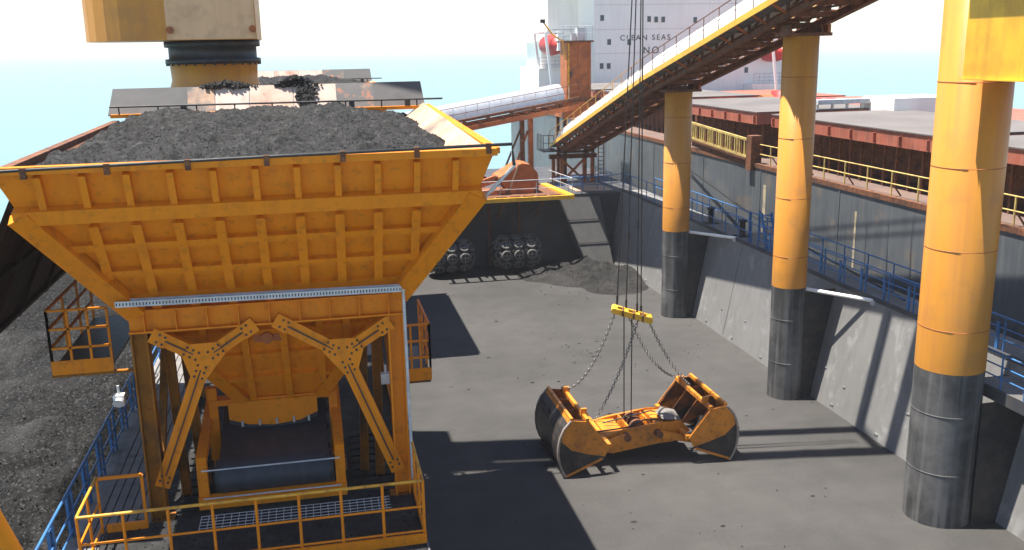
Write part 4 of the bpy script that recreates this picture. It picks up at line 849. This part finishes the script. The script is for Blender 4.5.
for j in range(16):
    a, b = lerp(f0, f1, j/16), lerp(f0, f1, (j+1)/16)
    MB().beam(a+fn*.95+Vector((0, 0, -.3)), (b if j % 2 else a)+fn*.95+Vector((0, 0, .2)), .08, .08).build('truss_bar', rust, fc); MB().beam(a+fn*.95+Vector((0, 0, -.3)), a-fn*1.2+Vector((0, 0, -.3)), .1, .1).build('floor_beam', rust, fc)
    MB().cyl(a+fn*1.0+Vector((0, 0, .3)), a+fn*1.0+Vector((0, 0, 1.2)), .02, n=6).build('rail_post', galv, fc)
for h in (.75, 1.2): MB().cyl(f0+fn*1.0+Vector((0, 0, h)), f1+fn*1.0+Vector((0, 0, h)), .022, n=6).build('handrail', rust, fc)
lg = thing('support_trestle', py(522, 165, 65.2), 'rusty A-frame leg under the silver conveyor', 'support')
lt = lerp(f0, f1, .72); 
for dx, w in ((-.1, .3), (.5, .34)): MB().beam((lt.x+dx, lt.y, 4.5), (lt.x+dx, lt.y, lt.z-.45), w, .3, (0, 1, 0)).build('leg', rust if dx < 0 else rust_o, lg)
MB().beam((lt.x-1.9, lt.y, 4.6), (lt.x-.1, lt.y, lt.z-1.0), .12, .12).build('raker', rust, lg); MB().beam((lt.x-1.1, lt.y, 4.6), (lt.x+.3, lt.y, lt.z-1.4), .14, .14).build('raker', rust_o, lg)
railing('end_deck_railing', [(15.6, 61.0, 4.5), (20.0, 62.2, 4.5), (20.0, 66, 4.5)], 'grey-blue railing of the end deck beside the trestle', blue, 1.1, 1.2, (1., .5), .022)
tag(MB().box((17.3, 61.5, 4.504), (19.9, 65.6, 4.53)).build('deck_sheet', inner_y), 'pale steel sheet lying on the end deck below the trestle', 'sheet')
tag(MB().box((13.6, 61.2, 4.51), (14.6, 62.2, 5.35)).cyl((13.7, 61.1, 5.0), (14.5, 61.1, 5.0), .3, n=10).build('mooring_winch', dark_s), 'dark winch on the end deck right of the spare shell', 'winch')

# ------------------------------------------------------------------ the ship alongside
SX, SZ = 22.6, 7.85
sh = thing('bulk_carrier', (38, 50, SEA), 'grey-hulled bulk carrier moored along the right side with red hatch covers', 'ship')
hl = MB(); pts = [(SX, -30), (SX, 108), (SX+4, 118), (SX+12, 122), (SX+20, 122), (SX+28, 118), (SX+32, 108), (SX+32, -30)]
hull = fixn(hl.prism([(x, y, SEA-1) for x, y in pts], (0, 0, SZ-SEA+1)).build('hull', hull_m, sh))
MB().box((SX+.02, -30, SZ+.004), (SX+31.9, 107, SZ+.02)).build('deck', shipdeck, sh)
MB().box((SX-.05, -30, SZ-.12), (SX+.14, 108, SZ+.10)).build('gunwale', rust, sh)
for y in (30.1, 37.6, 45.2, 52.6, 61, 72): MB().box((SX-.03, y, 2), (SX-.004, y+.10, SZ-.2)).build('hull_seam', hull_m, hull)
for y, w in ((44.6, .30), (57.5, .35), (36.2, .14)): MB().box((SX-.012, y, SZ-3.4), (SX-.003, y+w, SZ-.9)).build('paint_patch', mat('faded_patch_paint', (.5, .40, .25), .6, var=.3, scale=2, dirt=(.2, .2, .2), dirt_amt=.8, dirt_scale=3), hull)
MB().cyl((SX-.02, 54.8, 4.5), (SX-.02, 54.8, SZ), .06, n=6).build('draught_ladder', dark_s, hull)
rl = []
for (ya, yb_) in ((22, 46.5), (-5, 21.5)):
    for h in (1.05, .55): MB().cyl((SX+.25, ya, SZ+h), (SX+.25, yb_, SZ+h), .032, n=6).build('deck_rail', rail_p, sh)
    n_ = int((yb_-ya)/1.75)
    for k in range(n_+1):
        y = ya+(yb_-ya)*k/n_; MB().beam((SX+.25, y, SZ), (SX+.25, y, SZ+1.05), .05, .05, (0, 1, 0)).build('rail_post', rail_p, sh)
        if k % 2: MB().beam((SX+.25, y, SZ+.6), (SX+.7, y, SZ+.03), .05, .05).build('rail_stay', rust, sh)
# hatch covers rolled out over the side deck
def hatch(y0, y1, x0, x1, z0, z1, tilt=0):
    h = MB().box((x0, y0, z0), (x1, y1, z1)).build('hatch_cover', hatch_r, sh)
    MB().box((x0-.05, y0-.05, z1), (x1, y1+.05, z1+.05)).build('dusty_top', hatch_t, h)
    n_ = int((y1-y0)/1.9)
    for k in range(n_+1):
        y = y0+.2+(y1-y0-.4)*k/n_; MB().box((x0-.14, y-.05, z0+.05), (x0-.002, y+.05, z1-.16)).build('lug', hatch_r, h)
    for k in range(int((y1-y0)/.9)):
        y = y0+.3+k*.9; MB().box((x0+.5, y, SZ+.02), (x0+.6, y+.1, z0-.005)).build('cleat', rust, h)
    return h
zt = 10.35
hatch(21.0, 33.0-.6, 23.9, 31.5, 9.75, zt-.05)
hatch(33.2, 46.6, 23.8, 31.6, 9.72, zt)
hatch(48.4, 62.0, 23.8, 31.6, 9.72, zt)
hatch(64.0, 78.0, 24.2, 31.6, 9.75, zt+.05)
hatch(80, 94, 24.2, 31.6, 9.75, zt+.05)
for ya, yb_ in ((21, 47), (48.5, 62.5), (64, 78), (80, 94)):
    MB().box((31.8, ya, SZ+.02), (32.0, yb_, 9.8)).build('hatch_coaming', hatch_r, sh); MB().box((26.0, ya+.3, SZ+.03), (26.15, yb_-.3, 9.6)).build('rail_track', rust, sh)
    MB().box((26.6, ya+.3, SZ+.03), (26.8, yb_-.3, 9.65)).build('shade_coaming_wall', dark_s, sh)  # dark backing that paints in the black shadow under the hatch covers
    MB().box((40.5, ya, SZ+.02), (48, yb_, 9.3)).build('hatch_cover', hatch_r, sh)
# pipes, vents and boxes on deck
for (x, y, r, h) in ((py(826, 105, 58).x, 58, .62, py(826, 98, 58).z-SZ), (33.0, 62.8, 1.0, 2.9), (34.2, 63.3, .9, 2.8)): MB().revolve((x, y), [(r, SZ), (r, SZ+h), (0, SZ+h)], 18).build('deck_drum', red_p, sh)
MB().cyl((27.8, 63, SZ+1.7), (29.8, 63, SZ+1.7), .75, n=18).build('winch_drum', rust_o, sh); MB().cyl((31.2, 63, SZ+1.9), (32.6, 63, SZ+1.9), .75, n=18).build('winch_drum', rust_o, sh)
w0, w1 = py(893, 121, 46.0), py(940, 97, 46.0)
MB().box((w0.x, 46.0, SZ), (w1.x+1.2, 49.0, w1.z)).build('deck_house', white_p, sh); MB().box((w0.x-3.2, 48.2, w1.z-.35), (w0.x-.05, 49, w1.z-.1)).build('pipe_shelter', galv, sh)
for k in range(4): MB().beam((w0.x-.3-k*.9, 48.6, SZ), (w0.x-.3-k*.9, 48.6, w1.z-.35), .12, .12, (0, 1, 0)).build('shelter_post', white_p, sh)
mt = MB().cyl((30.6, 39.6, SZ), (30.6, 39.6, 13.1), .09, n=8).build('lamp_mast', white_p, sh); MB().box((30.0, 39.4, 13.0), (30.75, 39.8, 13.2)).build('lamp_head', galv, mt)
MB().beam((35, 20, 9.6), (35, 78, 9.6), .3, .3).build('pipe_rack', hatch_r, sh)
for k in range(8): MB().box((27.4+.02*k, 48.0-k*.1, SZ+.02), (27.6, 48.1-k*.1, SZ+.9+.03*k)).build('coaming_stay', rust, sh)
# stowed accommodation ladder
al = thing('accommodation_ladder', (SX-.1, 52, SZ), 'yellowish slatted boarding ladder stowed along the ship side', 'ladder')
la, lb = px(690, 123, SX-.15), px(749, 141, SX-.15)
for h in (.06, .95): MB().beam(la+Vector((0, 0, h-.9)), lb+Vector((0, 0, h-.9)), .1, .12).build('side_rail', rail_p, al)
for k in range(27): p = lerp(la, lb, (k+.5)/27); MB().beam(p+Vector((0, 0, -.8)), p+Vector((0, 0, .0)), .1, .10, (0, 1, 0)).build('slat', rail_p if k % 4 else rust, al)
MB().beam(la+Vector((.3, 0, -1.2)), lb+Vector((.3, 0, -1.2)), .3, .35).build('ladder_cradle', rust, al); MB().box(lb+Vector((-.1, -.5, -1.5)), lb+Vector((.5, .1, .3))).build('turntable', rust, al)
# accommodation block
AY = 97.0
acc = thing('accommodation_block', (42, AY, SZ), 'white superstructure of the ship with small windows and black lettering', 'superstructure')
ax0, ax1 = py(594, 90, AY).x, py(781, 90, AY).x
MB().box((ax0, AY, SZ+.02), (ax1, AY+12, 25)).build('front_wall', white_p, acc)
MB().box((ax0-5.2, AY+3, SZ+.02), (ax0, AY+12, 11.8)).build('side_house', white_p, acc); MB().box((ax0-4.4, AY+5, 11.8), (ax0, AY+12, 14.6)).build('side_house', white_p, acc); MB().box((ax0-3.4, AY+6, 14.75), (ax0, AY+12, 21.5)).build('side_house', white_p, acc)
for z in (14.62, 11.82): MB().box((ax0-5.2, AY+2.6, z), (ax0-.01, AY+12, z+.12)).build('boat_deck', white_p, acc)
MB().box((ax0-6, AY-1.2, 22.2), (ax1+5, AY+6, 24.9)).build('bridge_wing', white_p, acc)
def window(x, y, w=.40, h=.58):
    p = py(x, y, AY); f = MB().box((p.x-w/2-.06, AY-.05, p.z-h/2-.06), (p.x+w/2+.06, AY-.004, p.z+h/2+.06)).build('window_frame', white_p, acc)
    MB().box((p.x-w/2, AY-.065, p.z-h/2), (p.x+w/2, AY-.051, p.z+h/2)).build('pane', glass_m, f)
for x, y in ((602, 18), (649, 19), (656, 19.5), (663, 19.5), (695, 20), (609, 42), (629, 42), (601.5, 66), (608.5, 66), (727, 69), (746, 70), (700, 70), (672, 70), (770, 22), (762, 22), (735, 21)): window(x, y)
for y in (4, 28.5, 52): 
    z = py(680, y, AY).z; MB().box((ax0, AY-.03, z-.03), (ax1, AY-.003, z+.03)).build('deck_line', mat('pink_band_paint', (.72, .62, .62), .5, var=.05), acc)
p = py(620, 40.5, AY-.03); text_mesh('lettering', 'CLEAN SEAS', .78, text_m, acc, p, (1, 0, 0), (0, 0, 1))
p = py(643, 53.5, AY-.03); text_mesh('lettering', 'NO', 1.0, text_m, acc, p, (1, 0, 0), (0, 0, 1))
for (x, z, lab, grp) in ((ax0-4.3, 13.3, 'red and white lifeboat slung left of the white superstructure', 0), (ax1-1.8, 12.2, 'red lifeboat on its davits right of the white superstructure', 1)):
    t = thing('lifeboat', (x, AY, z), lab, 'lifeboat', 'lifeboats'); vs = []; N = 12
    yb0 = AY-1 if grp else AY+1
    for j in range(9):
        u = j/8*2-1; w = 1.0*(1-abs(u)**2.6)**.6+.04; vs += [(x+cos(2*pi*k/N)*w, yb0+u*3.4, z+1.0+sin(2*pi*k/N)*w*1.05) for k in range(N)]
    fixn(MB().add(vs, [(j*N+k, j*N+(k+1) % N, (j+1)*N+(k+1) % N, (j+1)*N+k) for j in range(8) for k in range(N)], True).build('boat_hull', red_p, t))
    MB().box((x-.2, yb0-3.45, z+.4), (x+.25, yb0-2.6, z+2.0)).build('bow_stripe', white_p, t)
    for yy in (yb0-2.4, yb0+2.4): MB().beam((x-.3, yy, SZ+.1), (x-1.2, yy, z+2.2), .2, .25).build('davit', white_p, t); MB().beam((x-1.2, yy, z+2.2), (x+.2, yy, z+2.3), .16, .16).build('davit_head', white_p, t)
railing('boat_deck_railing', [(ax0-5.1, AY+2.7, 14.74), (ax0, AY+2.7, 14.74)], 'white railing of the boat deck left of the superstructure', galv, 1.1, .8, (1., .66, .33), .04)
railing('boat_deck_railing', [(ax0-5.1, AY+2.9, 11.94), (ax0, AY+2.9, 11.94)], 'lower pale railing left of the superstructure', galv, 1.1, .8, (1., .66, .33), .04)
railing('boat_deck_railing', [(ax1-4.2, AY-2, SZ+2.0), (ax1+.5, AY-2, SZ+2.0)], 'pale railing under the right-hand lifeboat', galv, 1.1, .6, (1., .66, .33), .04)
tag(MB().box((ax1-4.4, AY-2.1, SZ+.02), (ax1+.6, AY-.05, SZ+2.0)).build('boat_platform', white_p), 'white platform under the right-hand lifeboat', 'platform')

# ------------------------------------------------------------------ sea haze
hz = MB().box((-9000, -9000, SEA-2.0), (9000, 9000, 32)).build('haze', sea_m, origin=(0, 0, SEA)); hz.rotation_euler = LIST.to_euler()
vm = bpy.data.materials.new('sea_haze'); vm.use_nodes = True; vn = vm.node_tree.nodes; vn.clear()
vo = vn.new('ShaderNodeOutputMaterial'); pv = vn.new('ShaderNodeVolumePrincipled'); pv.inputs['Color'].default_value = (.97, .98, 1, 1); pv.inputs['Density'].default_value = .00032
pv.inputs['Anisotropy'].default_value = .0
vm.node_tree.links.new(pv.outputs[0], vo.inputs['Volume']); hz.data.materials.clear(); hz.data.materials.append(vm)
tag(hz, 'pale sea haze over the whole place', 'haze', kind='stuff')
